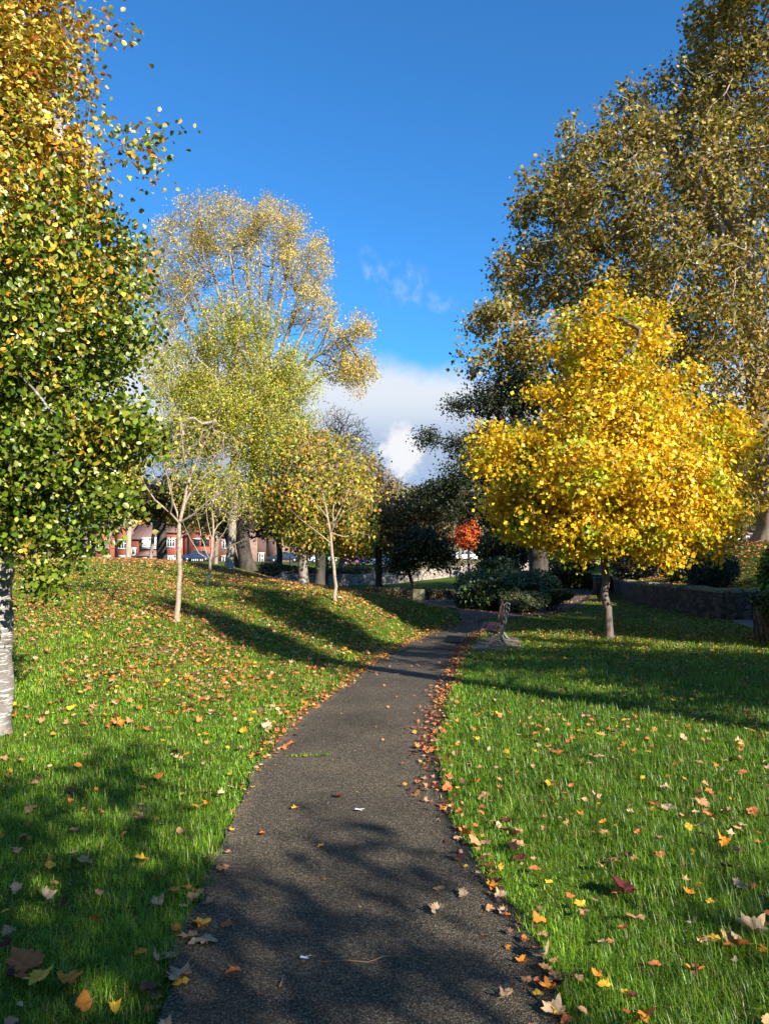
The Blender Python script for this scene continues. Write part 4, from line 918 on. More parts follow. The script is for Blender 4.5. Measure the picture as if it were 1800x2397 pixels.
simple('faded_orange_maple', 'pale salmon orange small tree beyond the brown ones', 1040, 1345, 84, (968,1140), [(966,1132,18,24,1.0),(975,1165,20,12,.9)], 300, .12, dict(kind='diamond', size=.26, pal=[(.62,.26,.12),(.55,.30,.12),(.5,.22,.08)], w=[1,1,1], up=.2), 10, seed=55, spread=.2)
# far trees, each one its own
FT = [(300,1330,60,(282,1060),[(282,1060,26,70,1.6)],'slender pale trunked tree among the far houses',OCH,'bark_pale'),
 (379,1318,44,(350,1090),[(300,1085,60,36,1.8),(370,1075,60,45,2),(420,1090,45,35,1.6)],'dark crooked tree in front of the brick houses',[(.10,.09,.02),(.2,.14,.03),(.32,.2,.04),(.05,.06,.015)],'bark_dark'),
 (215,1318,70,(220,1080),[(215,1070,60,60,3)],'dull green tree behind the silver trunked one',[(.1,.12,.03),(.2,.18,.05)],'bark_dark'),
 (560,1325,58,(470,1100),[(450,1090,70,70,3),(540,1100,70,60,3)],'dark olive tree behind the mound top',[(.08,.09,.02),(.16,.14,.03),(.24,.19,.05)],'bark_dark'),
 (655,1345,60,(600,1090),[(600,1110,70,60,3),(655,1080,60,70,3)],'shadowy green tree behind the dark leaning trunk',[(.06,.08,.02),(.12,.13,.03),(.22,.18,.05)],'bark_dark'),
 (890,1340,72,(790,1040),[(775,1020,60,50,2.6),(815,1060,50,50,2.4),(740,1060,60,60,2.6)],'russet rounded tree below the leafless one',[(.30,.20,.08),(.36,.26,.10),(.24,.13,.06),(.2,.17,.06)],'bark_grey'),
 (930,1335,92,(850,1080),[(850,1085,34,38,2.4),(875,1110,30,30,2)],'pale ochre tree low on the skyline',[(.42,.36,.2),(.34,.3,.15),(.45,.33,.14)],'bark_grey'),
 (990,1335,96,(905,1090),[(900,1095,40,36,2.6),(935,1115,36,30,2.2)],'gold tinted tree on the skyline under the cloud',[(.38,.32,.15),(.42,.28,.1),(.26,.24,.1)],'bark_grey'),
 (1010,1340,78,(930,1120),[(925,1130,48,30,2.2),(965,1110,35,35,2)],'brown tree left of the faded orange one',[(.2,.14,.06),(.3,.2,.07),(.15,.12,.05)],'bark_dark'),
 (1075,1335,98,(1000,1080),[(990,1085,50,45,3),(1045,1075,50,50,3)],'olive tree behind the flame coloured one',[(.22,.2,.08),(.28,.24,.1),(.15,.15,.05)],'bark_grey'),
 (1180,1340,80,(1090,1120),[(1080,1130,40,50,2.4),(1130,1110,50,50,2.4)],'dark green tree between flame tree and yellow tree',[(.05,.07,.02),(.09,.1,.03),(.16,.14,.04)],'bark_dark'),
 (1262,1345,62,(1190,1150),[(1190,1150,70,40,2.2),(1250,1140,60,40,2.2)],'deep green tree under the yellow crown, left one',[(.04,.07,.015),(.07,.10,.02),(.12,.14,.03)],'bark_dark'),
 (1348,1345,56,(1245,1165),[(1245,1165,60,34,1.6),(1290,1150,50,36,1.6)],'small dark tree by the distant bench',[(.04,.07,.015),(.07,.11,.02),(.14,.16,.03)],'bark_dark'),
 (1460,1330,60,(1400,1120),[(1390,1130,90,50,3),(1480,1110,80,60,3)],'dense dark tree behind the clipped shrubs',[(.04,.06,.015),(.07,.09,.02),(.12,.12,.03)],'bark_dark'),
 (238,1322,92,(258,1100),[(250,1095,50,34,3.4),(215,1110,36,26,2.6)],'grey-green tree crown above the twin gabled brick house',[(.16,.17,.05),(.26,.24,.08),(.34,.26,.08)],'bark_grey'),
 (352,1325,96,(338,1100),[(335,1098,52,34,3.4)],'olive tree crown over the house with the white dormer',[(.20,.18,.05),(.14,.14,.03),(.3,.22,.06)],'bark_grey'),
 (415,1325,94,(395,1105),[(392,1100,48,34,3.2)],'dull gold tree crown over the bright red house front',[(.34,.26,.07),(.22,.2,.05),(.14,.14,.04)],'bark_grey'),
 (505,1325,90,(470,1108),[(468,1108,46,36,3)],'ochre tree crown over the gabled house right of the slim trunk',[(.36,.28,.08),(.26,.22,.06),(.42,.26,.06)],'bark_grey'),
 (760,1352,57,(705,1130),[(700,1140,50,44,2.2),(745,1170,45,36,2),(660,1165,36,30,1.6)],'small reddish green tree in front of the parked cars',[(.22,.14,.05),(.14,.14,.03),(.30,.12,.06),(.24,.2,.05)],'bark_dark'),
 (1150,1362,46,(1075,1180),[(1070,1190,34,34,1.6),(1110,1185,36,36,1.8)],'dark thin stemmed tree in front of the pale wall',[(.03,.045,.012),(.06,.07,.02),(.10,.10,.03)],'bark_dark'),
 (1738,1275,62,(1605,1080),[(1590,1090,50,50,2.4),(1640,1060,50,60,2.4)],'sunny yellow-green tree on the far bank',[(.34,.36,.06),(.42,.40,.08),(.2,.25,.04)],'bark_dark'),
 (1720,1275,58,(1588,1100),[(1570,1110,40,30,2)],'thin dark tree on the far bank before the white building',[(.2,.2,.05),(.3,.22,.06)],'bark_dark')]
for i, (px, py, d, top, bl, lab, pal, bk) in enumerate(FT):
    simple('background_tree', lab, px, py, d, top, bl, int(260+170*len(bl)), .22 if d > 50 else .3, dict(kind='diamond', size=.0052*d, pal=pal, w=[1]*len(pal), up=.3), 8, bk, .00028*d, 'trees beyond the mound and garden', seed=60+i, spread=.0052*d+.05, thin=.03)
print('far trees', round(time.time()-T0, 1))
# --- trees behind and beside the viewpoint: they cast the shade in the foreground
def shade(x, y, h, r, z0, natt, nl, seed, lab, size=.13, cl=.4, cf=.5):
    h *= 1.25; z0 *= 1.25; natt = int(natt*.8)
    b0 = np.array([x, y, g1(x, y)]); tp = [b0, b0+[.1,.1,h*.35], b0+[0,.2,h*.7], b0+[.1,0,h*.95]]
    zc_ = (z0+h)/2
    bl = [(x, y, zc_+b0[2], r, r, (h-z0)/2), (x-r*.4, y+r*.3, zc_-.1*h+b0[2], r*.7, r*.7, (h-z0)*.3), (x+r*.4, y-r*.3, zc_+b0[2], r*.7, r*.7, (h-z0)*.35)]
    tree('shade_tree', lab, 'tree', b0, [tp], bl, natt, .2, M['bark_grey'], dict(kind='oval', size=size, pal=YGR, w=[1]*6, up=.3), 'trees outside the picture that shade the foreground', seed=seed, seg=.5, clump=cl+.12, cf=cf, tip=.006, thin=.02, leafspread=.24, nleaf=nl*1000, nmin=3)
#       q,s -> x = .78q+.62s ; y = .62q-.78s
def QS(q, s): return .78*q+.62*s, .62*q-.78*s
for q, s, h, r, z0, natt, nl, seed, lab in [(-.9, 10.5, 8.6, 3.5, 2.0, 420, 34, 80, 'airy tree behind the viewpoint throwing dappled shade on the path'),
        (-7.2, 11.0, 8.6, 3.4, 2.0, 600, 80, 81, 'tree behind the viewpoint shading the left grass'),
        (4.2, 9.8, 4.0, 2.2, 1.0, 400, 30, 82, 'bushy tree behind the viewpoint shading the near right lawn'),
        (-3.6, 11.2, 8.4, 3.0, 1.8, 600, 80, 87, 'dense tree behind the viewpoint darkening the left lawn'),
        (7.2, 5.5, 9.6, .75, 5.4, 130, 6, 86, 'tall slender tree beyond the right picture edge shading the mound, left one'),
        (9.6, 4.5, 10.6, .9, 5.0, 150, 7, 88, 'tall slender tree beyond the right picture edge shading the mound, right one'),
        (11.6, 6, 6.6, 4.0, 1.0, 520, 38, 83, 'tree beyond the right picture edge shading the lawn by the bench'),
        (18.5, 3, 6.0, 3.4, 2.2, 500, 26, 84, 'tree beyond the right picture edge shading the stone wall'),
        (23, -.5, 11, 4.0, 2.2, 600, 34, 85, 'taller tree on the right bank shading the garden')]:
    x, y = QS(q, s); cf_ = .8 if seed in (80, 83) else .5; shade(x, y, h, r, z0, natt, nl, seed, lab, cl=.62 if seed == 80 else .45, cf=cf_)
for (x, y, h, r, sd, lab) in [(-17,-4,15,6,91,'large unseen tree added left of the viewpoint to block sky light, nearer one'),(-20,9,16,6,92,'large unseen tree added left of the viewpoint to block sky light, farther one'),(-10,-16,15,6,93,'large unseen tree added behind the viewpoint on the left to block sky light'),(24,2,14,5.5,94,'large unseen tree added on the bank far right of the viewpoint to block sky light')]: shade(x, y, h/1.25, r, 1.5, 500, 30, sd, lab, size=.3)  # unseen trees, added to hold back sky light and deepen the foreground shade
print('shade', round(time.time()-T0, 1))
# ================================================================== SHRUBS AND HEDGES
def shrub(name, label, px, py, d, blobs, n, size, pal, w=None, kind='diamond', mat='dark_leaf', cat='shrub', group=None, seed=1, up=.5, out=.8, droop=0, stems=14, shell=.22, spiky=False):
    rg = np.random.default_rng(seed); p = UP(px, py, d); b0 = np.array([p[0], p[1], g1(p[0], p[1])])
    e = empty(name, tuple(b0), label, cat, group)
    B = [DB(q[0], q[1], d+(q[5] if len(q) > 5 else 0), q[2], q[3], q[4]) for q in blobs]
    pos = blobs_points(B, n, rg, shell, .1, .8); pos = pos[pos[:, 2] > H(pos[:, 0], pos[:, 1])]
    c = np.array([q[:3] for q in B]); near = np.argmin(((pos[:, None]-c[None])**2).sum(-1), 1)
    o = pos-c[near]; o /= np.linalg.norm(o, axis=1)[:, None]+1e-6
    nrm = o*out+rg.normal(0, .55, pos.shape)+[0, 0, up]; col = palette(pal, w or [1]*len(pal), len(pos), rg, .25)
    spin = None
    if droop or spiky: spin = o*.8+rg.normal(0, .3, pos.shape)+np.array([0, 0, -droop])
    if spiky: nrm = np.cross(spin, rg.normal(size=pos.shape))
    leaves('foliage', kind, pos-b0, nrm, size*rg.uniform(.7, 1.25, len(pos)), col, M[mat], e, rg, spin)
    mb = MB()
    for _ in range(stems):
        t = pos[rg.integers(len(pos))]-b0; f = np.array([t[0]*.5, t[1]*.5, -.1]); mb.tube([f, f*.5+t*.5+rg.normal(0, .05, 3), t], [.02, .014, .006], 5)
    # a shaded twiggy heart so that no light comes through the middle
    mb.build('stems', M['bark_dark'], e); return e
DG = [(.03,.055,.018),(.045,.08,.02),(.08,.12,.03),(.13,.17,.06)]
shrub('laurel_shrub', 'broad glossy dark green shrub at the back of the middle bed, wider than tall', 1200,1405,31, [(1040,1262,58,32,1.3),(1100,1255,60,30,1.5),(1165,1262,42,32,1.2),(1075,1285,90,28,1.4)], 11000, .11, DG, [3,4,2,1], 'oval', 'gloss_leaf', seed=101, group='shrubs of the middle bed')
shrub('juniper_shrub', 'arching spiky juniper at the front left of the middle bed', 1120,1415,27.5, [(1040,1290,52,30,1.0),(1075,1285,45,28,.9),(1015,1300,28,16,.7)], 8500, .15, [(.03,.055,.02),(.05,.085,.035),(.10,.13,.06)], [3,3,1], 'diamond', 'dark_leaf', seed=102, group='shrubs of the middle bed', spiky=True, droop=.2)
shrub('yew_shrub', 'low rounded clipped yew at the front right of the middle bed', 1215,1432,26, [(1122,1300,46,22,.9),(1155,1295,30,18,.7)], 8000, .075, [(.03,.045,.014),(.05,.07,.02),(.09,.09,.035),(.14,.12,.05)], [3,3,1.5,1], seed=103, group='shrubs of the middle bed')
shrub('heather_shrub', 'straggly grassy clump between the yew and the cross path', 1285,1412,28, [(1185,1292,28,12,.5),(1210,1285,22,9,.5)], 2200, .12, [(.06,.09,.03),(.12,.14,.04),(.2,.15,.06)], None, seed=104, group='shrubs of the middle bed', spiky=True)
shrub('dark_shrub', 'dark evergreen shrub in front of the pale wall behind the flame coloured tree', 1180,1365,42, [(1085,1222,42,22,1.2),(1050,1228,26,16,1)], 3500, .13, DG[:3], seed=120, group='shrubs before the far wall')
shrub('dark_shrub', 'dark spreading shrub beneath the yellow crown left of its trunk', 1330,1362,43, [(1215,1222,52,20,1.5),(1255,1215,36,20,1.2)], 4000, .13, DG[:3], seed=121, group='shrubs before the far wall')
# clipped hedges round the garden: one thing each
def hedge(label, pts, d, h, wd, pal, seed, n=5000, size=.12, name='hedge', mat='dark_leaf'):
    rg = np.random.default_rng(seed)
    P = [UP(p[0], p[1], dd) for p, dd in zip(pts, d)]; P = np.array([[p[0], p[1]] for p in P])
    ln = smooth_line(P, 40); c = ln[20]; c0 = np.array([c[0], c[1], g1(*c)])
    e = empty(name, tuple(c0), label, 'hedge', 'clipped hedges of the garden')
    t = rg.uniform(0, 39, n); i = np.minimum(t.astype(int), 38); f = (t-i)[:, None]; q = ln[i]*(1-f)+ln[i+1]*f; T = ln[i+1]-ln[i]; T /= np.linalg.norm(T, axis=1)[:, None]+1e-9; N = np.c_[-T[:, 1], T[:, 0]]
    face = rg.choice(3, n, p=[.4, .25, .35]); hh = h*(1+.08*sn(q, .25)); a = np.where(face == 0, -1, np.where(face == 1, 1, rg.uniform(-1, 1, n))); zz = np.where(face == 2, 1, rg.uniform(0, 1, n))
    xy = q+N*(a*wd/2+rg.normal(0, .03, n))[:, None]; pos = np.c_[xy, H(xy[:, 0], xy[:, 1])+zz*hh+rg.normal(0, .03, n)]
    nrm = np.c_[N*np.where(face == 2, 0, a)[:, None], np.where(face == 2, 1, .3)]+rg.normal(0, .5, (n, 3))
    leaves('foliage', 'diamond', pos-c0, nrm, size*rg.uniform(.7, 1.3, n), palette(pal, [1]*len(pal), n, rg, .25), M[mat], e, rg)
    L, R = offs(ln, wd*.82); mb = MB(); k = 40; V = []
    for (x, y) in L: V.append((x-c0[0], y-c0[1], g1(x, y)-c0[2]-.1))
    for (x, y) in R: V.append((x-c0[0], y-c0[1], g1(x, y)-c0[2]-.1))
    for (x, y) in L: V.append((x-c0[0], y-c0[1], g1(x, y)-c0[2]+h*.9))
    for (x, y) in R: V.append((x-c0[0], y-c0[1], g1(x, y)-c0[2]+h*.9))
    fs = []
    for i in range(k-1): fs += [(i, i+1, 2*k+i+1, 2*k+i), (k+i+1, k+i, 3*k+i, 3*k+i+1), (2*k+i, 2*k+i+1, 3*k+i+1, 3*k+i)]
    mb.add(V, fs); mb.build('stems', M['hedge_core'], e); return e
M['hedge_core'] = noisemat('hedge_twigs', [(.3, (.02,.018,.01)), (.7, (.06,.05,.03))], 12, 6, .95, .6, .03)
HP = [(.07,.06,.025),(.12,.09,.04),(.17,.12,.06)]
hedge('low brown hedge running behind the leaf strewn paving', [(865,1392),(960,1390),(1070,1388)], [36,35,35], .5, .7, HP, 111, 5000, .1)
hedge('low dark hedge behind the near one at the foot of the mound', [(790,1380),(850,1383),(900,1386)], [40,40,39], .4, .6, HP, 112, 3000, .1)
hedge('short dark hedge beside the forked brown tree', [(880,1378),(925,1380)], [43,43], .45, .7, HP[:2], 113, 1500, .1)
hedge('dark hedge with rounded top left of the shaded path', [(1305,1368),(1350,1366),(1385,1367)], [44,43,43], .75, .9, [(.03,.04,.015),(.06,.06,.02)], 114, 3500, .11)
hedge('dark rounded hedge closing the end of the shaded path', [(1385,1372),(1430,1372)], [41,41], .75, .9, [(.03,.04,.015),(.06,.06,.02),(.1,.08,.03)], 115, 2500, .11)
GP = [(.10,.11,.045),(.16,.15,.06),(.2,.15,.08),(.12,.10,.05)]
def hedge_w(label, x0, x1, h, wd, seed, n):
    xs = np.linspace(x0, x1, 5); pts = []; ds = []
    for xx in xs: yy = yw(xx)+1.0; pts.append((900+1810*xx/yy, 1330)); ds.append(yy)
    return hedge(label, pts, ds, h, wd, GP, seed, n, .16)
hedge_w('long clipped brown-green hedge on top of the pale stone wall, left stretch', -8.5, 3.5, .55, 1.1, 116, 7000)
hedge_w('clipped hedge on top of the pale stone wall, middle stretch', 4.0, 11, .5, 1.0, 117, 4000)
shrub('clipped_shrub', 'flat topped clipped shrub in tiers behind the mound beside the dark trunk', 637,1345,52, [(586,1222,24,7,.8),(584,1235,24,8,.8)], 2500, .14, HP, seed=105)
# shrubs on the right hand bank
shrub('grey_green_shrub', 'dense grey-green conifer shrub on the bank above the stone wall', 1668,1370,26.5, [(1540,1232,40,34,.95),(1515,1240,34,32,.9),(1560,1222,24,24,.7)], 11000, .085, [(.05,.075,.05),(.08,.11,.07),(.14,.17,.12)], [3,3,1.5], seed=106, group='shrubs above the right stone wall', spiky=True)
shrub('bank_shrub', 'tall dark shrub with pale speckled leaves above the wall right of the yellow tree trunk', 1500,1365,37, [(1385,1215,62,38,1.4),(1430,1205,55,42,1.4),(1355,1225,35,32,1.0)], 9000, .11, [(.035,.04,.02),(.06,.06,.03),(.2,.19,.14),(.09,.06,.03)], [4,3,1,1], seed=107, group='shrubs above the right stone wall')
shrub('bank_shrub', 'blackish shrub between the speckled one and the grey-green one', 1580,1368,31, [(1470,1222,42,36,1.2),(1495,1195,40,24,1.2)], 6000, .1, [(.02,.028,.012),(.04,.045,.02),(.09,.06,.03)], [3,2,1], seed=108, group='shrubs above the right stone wall')
shrub('bright_shrub', 'bright green sunlit leafy bush at the right edge above the wall', 1790,1400,19, [(1662,1235,22,34,.45),(1690,1215,34,55,.6),(1655,1262,14,14,.3)], 1500, .11, [(.10,.26,.02),(.16,.34,.03),(.07,.16,.02),(.3,.36,.05)], [3,2,2,1], 'oval', 'gloss_leaf', seed=109, up=.6)
shrub('trailing_juniper', 'sprawling blue-green juniper hanging over the near stone wall', 1795,1420,16.3, [(1668,1300,28,18,.5),(1690,1330,22,30,.5),(1640,1293,16,6,.2)], 2600, .11, [(.05,.075,.04),(.09,.12,.06),(.2,.17,.09)], [3,2,1], seed=110, spiky=True, droop=.15)

# ================================================================== STONE WALLS
def stonewall(name, label, pts, zb, ht, mat, th=.4, seed=3, step=.35, group='stone retaining walls', rough=.05, cope=None, copem=None):
    rg = np.random.default_rng(seed); P = np.array(pts, float); s = np.r_[0, np.cumsum(np.linalg.norm(np.diff(P, axis=0), axis=1))]
    n_ = max(3, int(s[-1]/step)); t = np.linspace(0, s[-1], n_); ln = np.c_[np.interp(t, s, P[:, 0]), np.interp(t, s, P[:, 1])]
    L, R = offs(ln, th); rows = 7; zz = np.linspace(0, 1, rows); V = []; fs = []
    hb = np.interp(t, s, zb); hh = np.interp(t, s, ht)*(1+rg.normal(0, rough*.8, n_)); c = ln[n_//2]; c0 = np.array([c[0], c[1], g1(*c)])
    for side in (L, R):
        for k in range(rows):
            for i in range(n_):
                j = rg.normal(0, rough*.35, 3); V.append((side[i, 0]+j[0]-c0[0], side[i, 1]+j[1]-c0[1], hb[i]-.15+(hh[i]+.15)*zz[k]-c0[2]+(j[2]*.5 if k else 0)))
    q = rows*n_
    for k in range(rows-1):
        for i in range(n_-1):
            a = k*n_+i; fs.append((a, a+1, a+n_+1, a+n_)); fs.append((q+a+1, q+a, q+a+n_, q+a+n_+1))
    tp_ = (rows-1)*n_
    for i in range(n_-1): fs.append((tp_+i, tp_+i+1, q+tp_+i+1, q+tp_+i))
    for k in range(rows-1):
        fs.append((k*n_, (k+1)*n_, q+(k+1)*n_, q+k*n_)); e_ = n_-1; fs.append((k*n_+e_, q+k*n_+e_, q+(k+1)*n_+e_, (k+1)*n_+e_))
    root = empty(name, tuple(c0), label, 'wall', group)
    MB().add(V, fs).build('wall_face', mat, root)
    # coping stones, each wall's row one part
    mb = MB(); dd = 0
    while dd < s[-1]-.2:
        w = rg.uniform(.35, .75)*(step/.35 if step > .4 else 1); m = min(dd+w/2, s[-1]); x, y = np.interp(m, s, P[:, 0]), np.interp(m, s, P[:, 1]); k = min(n_-2, int(m/s[-1]*(n_-1))); T = ln[k+1]-ln[k]
        z = np.interp(m, s, zb)+np.interp(m, s, ht); hq = rg.uniform(.08, .15)
        mb.box((x-c0[0], y-c0[1], z+hq/2-.03-c0[2]), (w*.95, th*rg.uniform(1.05, 1.2), hq), math.atan2(T[1], T[0])+rg.normal(0, .04), rg.uniform(.82, .95)); dd += w
    mb.build('coping', copem or mat, root, bevel=.025); return root
Y_ = [23.1, 25, 28, 31, 34, 38, 42, 47]
stonewall('stone_wall', 'long dark sandstone retaining wall curving behind the yellow tree', [(float(xw(y)), y) for y in Y_], [-.32, -.32, -.33, -.35, -.36, -.38, -.38, -.4], [.86,.86,.85,.82,.8,.78,.75,.7], M['wall_dark'], .4, 5, copem=M['moss_stone'])
stonewall('stone_wall', 'stone wall return with mossy coping at the right edge beyond the paving', [(10.1, 22.95), (11.6, 22.95), (13.5, 22.9), (16, 22.9)], [-.32]*4, [.88, .95, 1.1, 1.3], M['wall_dark'], .42, 6, copem=M['moss_stone'])
stonewall('stone_wall', 'near broken end of stone wall at the right picture edge', [(8.35, 17.3), (9.4, 17.45), (12, 17.5), (15, 17.5)], [-.28, -.28, -.25, -.2], [.74, .8, .85, .9], M['wall_dark'], .45, 7, copem=M['moss_stone'])
stonewall('stone_wall', 'near stone wall side face running off at the right edge', [(8.35, 17.1), (8.4, 15.5), (8.5, 13), (8.6, 10)], [-.28, -.22, -.15, -.05], [.72, .68, .55, .4], M['wall_dark'], .4, 8, copem=M['moss_stone'])
wx = np.linspace(-9, 14, 20); stonewall('stone_wall', 'pale rubble wall curving round the far lawn under the hedge', [(x, float(yw(x))) for x in wx], [float(zwb(x))-.05 for x in wx], [.82]*20, M['wall_pale'], .5, 9, 1.0, rough=.03, copem=M['wall_pale'])
wx = np.linspace(14.1, 42, 16); stonewall('stone_wall', 'pale rubble wall glimpsed beneath the yellow crown', [(x, float(yw(x))) for x in wx], [float(zwb(x))-.05 for x in wx], [.95]*16, M['wall_pale'], .5, 10, 1.0, rough=.03, copem=M['wall_pale'])

# stone seat by the hedge, edging stones of the bed
p = UP(990,1390,33.5); b0 = (p[0], p[1], g1(p[0], p[1])); e = empty('stone_block_seat', b0, 'low stone plinth and slab in front of the brown hedge', 'stone seat')
MB().box((0,0,.02), (2.6,.7,.16), .0, .97).build('slab', M['slab'], e, bevel=.02); MB().box((-.2,.1,.33), (.55,.42,.5), .1, .93).build('plinth', M['moss_stone'], e, bevel=.03)
for (px, py, sz, lab) in [(1310,1398,.55,'large mossy rock at the corner of the middle bed'), (1294,1404,.34,'small rock at the corner of the middle bed in front of the large one'), (1322,1390,.4,'dark rock behind the large mossy one')]:
    d = depth_on_ground(px, py, 15, 45); sx, _ = ray(px, py); x = sx*d; rr = np.random.default_rng(int(px)); mb = MB(); n1 = 12; V = []; fs = []
    for j in range(7):
        ph = math.pi*j/6
        for k in range(n1): a = 6.283*k/n1; r = 1+.25*float(sn(np.array([math.cos(a)*math.sin(ph), math.sin(a)*math.sin(ph), math.cos(ph)])*.7+px, 1)); V.append((sz*r*math.cos(a)*math.sin(ph)*.8, sz*r*.6*math.sin(a)*math.sin(ph), sz*.42*r*math.cos(ph)))
    for j in range(6):
        for k in range(n1): fs.append((j*n1+k, j*n1+(k+1) % n1, (j+1)*n1+(k+1) % n1, (j+1)*n1+k))
    mb.add(V, fs); o = mb.build('rock', M['moss_stone'], smooth=True); o.location = (x, d, g1(x, d)+sz*.15); tag(o, lab, 'rock', 'rocks of the middle bed')
# dark box at the end of the shaded path, seen beside the trunk
p = UP(1403,1368,38); b0 = (p[0], p[1], g1(p[0], p[1])); e = empty('litter_bin', b0, 'black box shaped litter bin beside the yellow tree trunk in the shade', 'bin')
MB().box((0,0,.4), (.52,.52,.8), 0, .96).build('body', M['black'], e, bevel=.03); MB().box((0,0,.84), (.6,.6,.07), 0, .9).build('lid', M['black'], e, bevel=.02); MB().box((0,-.268,.62), (.34,.02,.12)).build('slot', M['iron'], e)

# ================================================================== BENCH
def bez(pts, n=10):
    P = np.array(pts, float); 
    for _ in range(3):
        q = [P[0]]
        for i in range(len(P)-1): q += [P[i]*.75+P[i+1]*.25, P[i]*.25+P[i+1]*.75]
        q.append(P[-1]); P = np.array(q)
    return P
gx_, gy_ = G(1162, 1519); dB = gy_; kz = dB/F/9.77
def Bp(zx, zy): return ((zx-800)*kz, (1190-zy)*kz)
e = empty('park_bench', (gx_, gy_, g1(gx_, gy_)+.035), 'red-brown slatted bench with scrolled iron ends facing the path', 'bench', rz=-.17)
def frame(y):
    mb = MB(); r = .0125
    def bar(pts, r0=r, r1=None): P = bez([Bp(*p) for p in pts]); mb.tube([(a, y, b) for a, b in P], np.linspace(r0, r1 or r0, len(P)), 8, .8)
    bar([(1045,1190),(985,1140),(935,1060),(895,1000),(885,950),(905,890),(950,830),(975,770),(972,700),(945,620),(932,550),(938,480),(960,440)], .017, .012)
    bar([(1060,1180),(1000,1120),(955,1050),(925,990),(912,940),(935,880),(990,800),(1000,720),(985,640),(1010,560),(990,500)], .011, .009)
    bar([(925,560),(925,430),(955,340),(1010,292),(1075,310),(1092,375),(1050,418),(1005,400),(998,362),(1030,348)], .016, .009)
    bar([(935,500),(955,430),(1010,405),(1065,430),(1078,490),(1045,530),(1000,515),(992,475),(1020,462)], .014, .008)
    bar([(545,1190),(610,1150),(650,1095),(672,1030),(665,960),(640,905),(600,860),(560,820)], .017, .013)
    bar([(560,1185),(640,1165),(690,1110),(700,1050),(695,980),(680,930),(672,890)], .011)
    bar([(628,1170),(690,1080),(790,1045),(880,1075),(925,1175)], .014)
    bar([(672,890),(700,950),(770,985),(840,968),(872,915),(850,870),(800,880),(730,885)], .012)
    bar([(560,830),(680,850),(800,850),(880,900)], .016)
    bar([(860,900),(905,850),(930,800),(925,740)], .013)
    mb.box((Bp(560,1190)[0], y, .008), (.09, .06, .016)); mb.box((Bp(1045,1190)[0], y, .008), (.09, .06, .016)); return mb
frame(0).build('end_frame', M['silver_iron'], e, smooth=True); frame(1.62).build('end_frame', M['silver_iron'], e, smooth=True)
sx0, sz0 = Bp(452, 805); 
for i, (xa, wd) in enumerate([(445, 92), (545, 92), (645, 92), (752, 98)]):
    x0, _ = Bp(xa, 0); w = wd*kz; z = Bp(0, 800)[1]-(i == 3)*.008+(-.004*i)
    MB().box((x0+w/2, .81, z), (w, 1.78, .036)).build('seat_slat', M['wood'], e, bevel=.006)
for (za, zb_) in [((905, 270), (872, 425)), ((866, 440), (842, 590))]:
    (xa, ya), (xb, yb) = Bp(*za), Bp(*zb_); t = .018; nxn = np.array([ya-yb, -(xa-xb)]); nxn = nxn/np.linalg.norm(nxn)*t
    prof = [(xa+nxn[0], ya+nxn[1]), (xa-nxn[0], ya-nxn[1]), (xb-nxn[0], yb-nxn[1]), (xb+nxn[0], yb+nxn[1])]
    MB().prism(prof, -.08, 1.70).build('back_slat', M['wood'], e, bevel=.008)
mb = MB()
for y in (0, 1.62):
    for (a, b) in [((905, 330), (950, 350)), ((860, 520), (935, 560))]: p1, p2 = Bp(*a), Bp(*b); mb.tube([(p1[0], y, p1[1]), (p2[0], y, p2[1])], .01, 6)
mb.build('bracket', M['silver_iron'], e)
for i, (y0, y1, lab) in enumerate([(-.42, .30, 'near worn paving slab under the bench'), (.32, 1.04, 'middle worn paving slab under the bench'), (1.06, 1.9, 'far worn paving slab under the bench')]):
    mb = MB(); mb.box((.02, (y0+y1)/2, .01), (1.06-.12*i, y1-y0-.02, .07)); o = mb.build('paving_slab', M['slab'], bevel=.008); o.location = (gx_, gy_, g1(gx_, gy_)-.006); o.rotation_euler[2] = -.17; tag(o, lab, 'paving slab', 'slabs under the bench')
# distant bench on the far lawn
p = UP(1330,1342,52); e = empty('park_bench', (p[0], p[1], g1(p[0], p[1])), 'small dark bench far off on the lawn beneath the yellow crown', 'bench', rz=.6)
mb = MB()
for y in (-.7, .7): mb.tube([(-.25,y,0),(-.2,y,.42),(.2,y,.42),(.3,y,.9)], .03, 6); mb.tube([(.25,y,0),(.2,y,.42)], .03, 6); mb.tube([(-.25,y,.6),(.22,y,.62)], .02, 6)
mb.build('end_frame', M['iron'], e); mb = MB()
for x in (-.18, -.05, .08): mb.box((x, 0, .44), (.1, 1.5, .03))
mb.build('seat', M['iron'], e); mb = MB()
for z in (.58, .72, .86): mb.box((.23+(z-.5)*.12, 0, z), (.03, 1.5, .09))
mb.build('backrest', M['iron'], e)

# ================================================================== LAMP POST, SIGN POST
p = UP(679,1338,60); z0 = g1(p[0], p[1]); top = UP(679,1303,60)[2]-z0; e = empty('grey_post', (p[0], p[1], z0), 'short grey post on the upper lawn in front of the dark car', 'post')
MB().lathe((0,0,0), [(.07,0),(.06,.1),(.055,top),(.02,top+.05)], 10).build('pole', M['lamp_metal'], e, smooth=True); MB().lathe((0,0,0), [(.09,-.05),(.09,.05),(.06,.08)], 10).build('collar', M['lamp_metal'], e)
p = UP(1060,1325,88); z0 = g1(p[0], p[1]); red = flat('red_sign', (.6,.05,.06), .5)
p = UP(1195,1335,70); z0 = g1(p[0], p[1]); e = empty('red_post_sign', (p[0], p[1], z0), 'small red notice by the pale wall beyond the shrub bed', 'sign'); MB().lathe((0,0,0), [(.04,0),(.04,1.1)], 8).build('post', M['lamp_metal'], e); MB().box((0,-.06,1.15), (.5,.04,.6)).build('panel', red, e, bevel=.01)

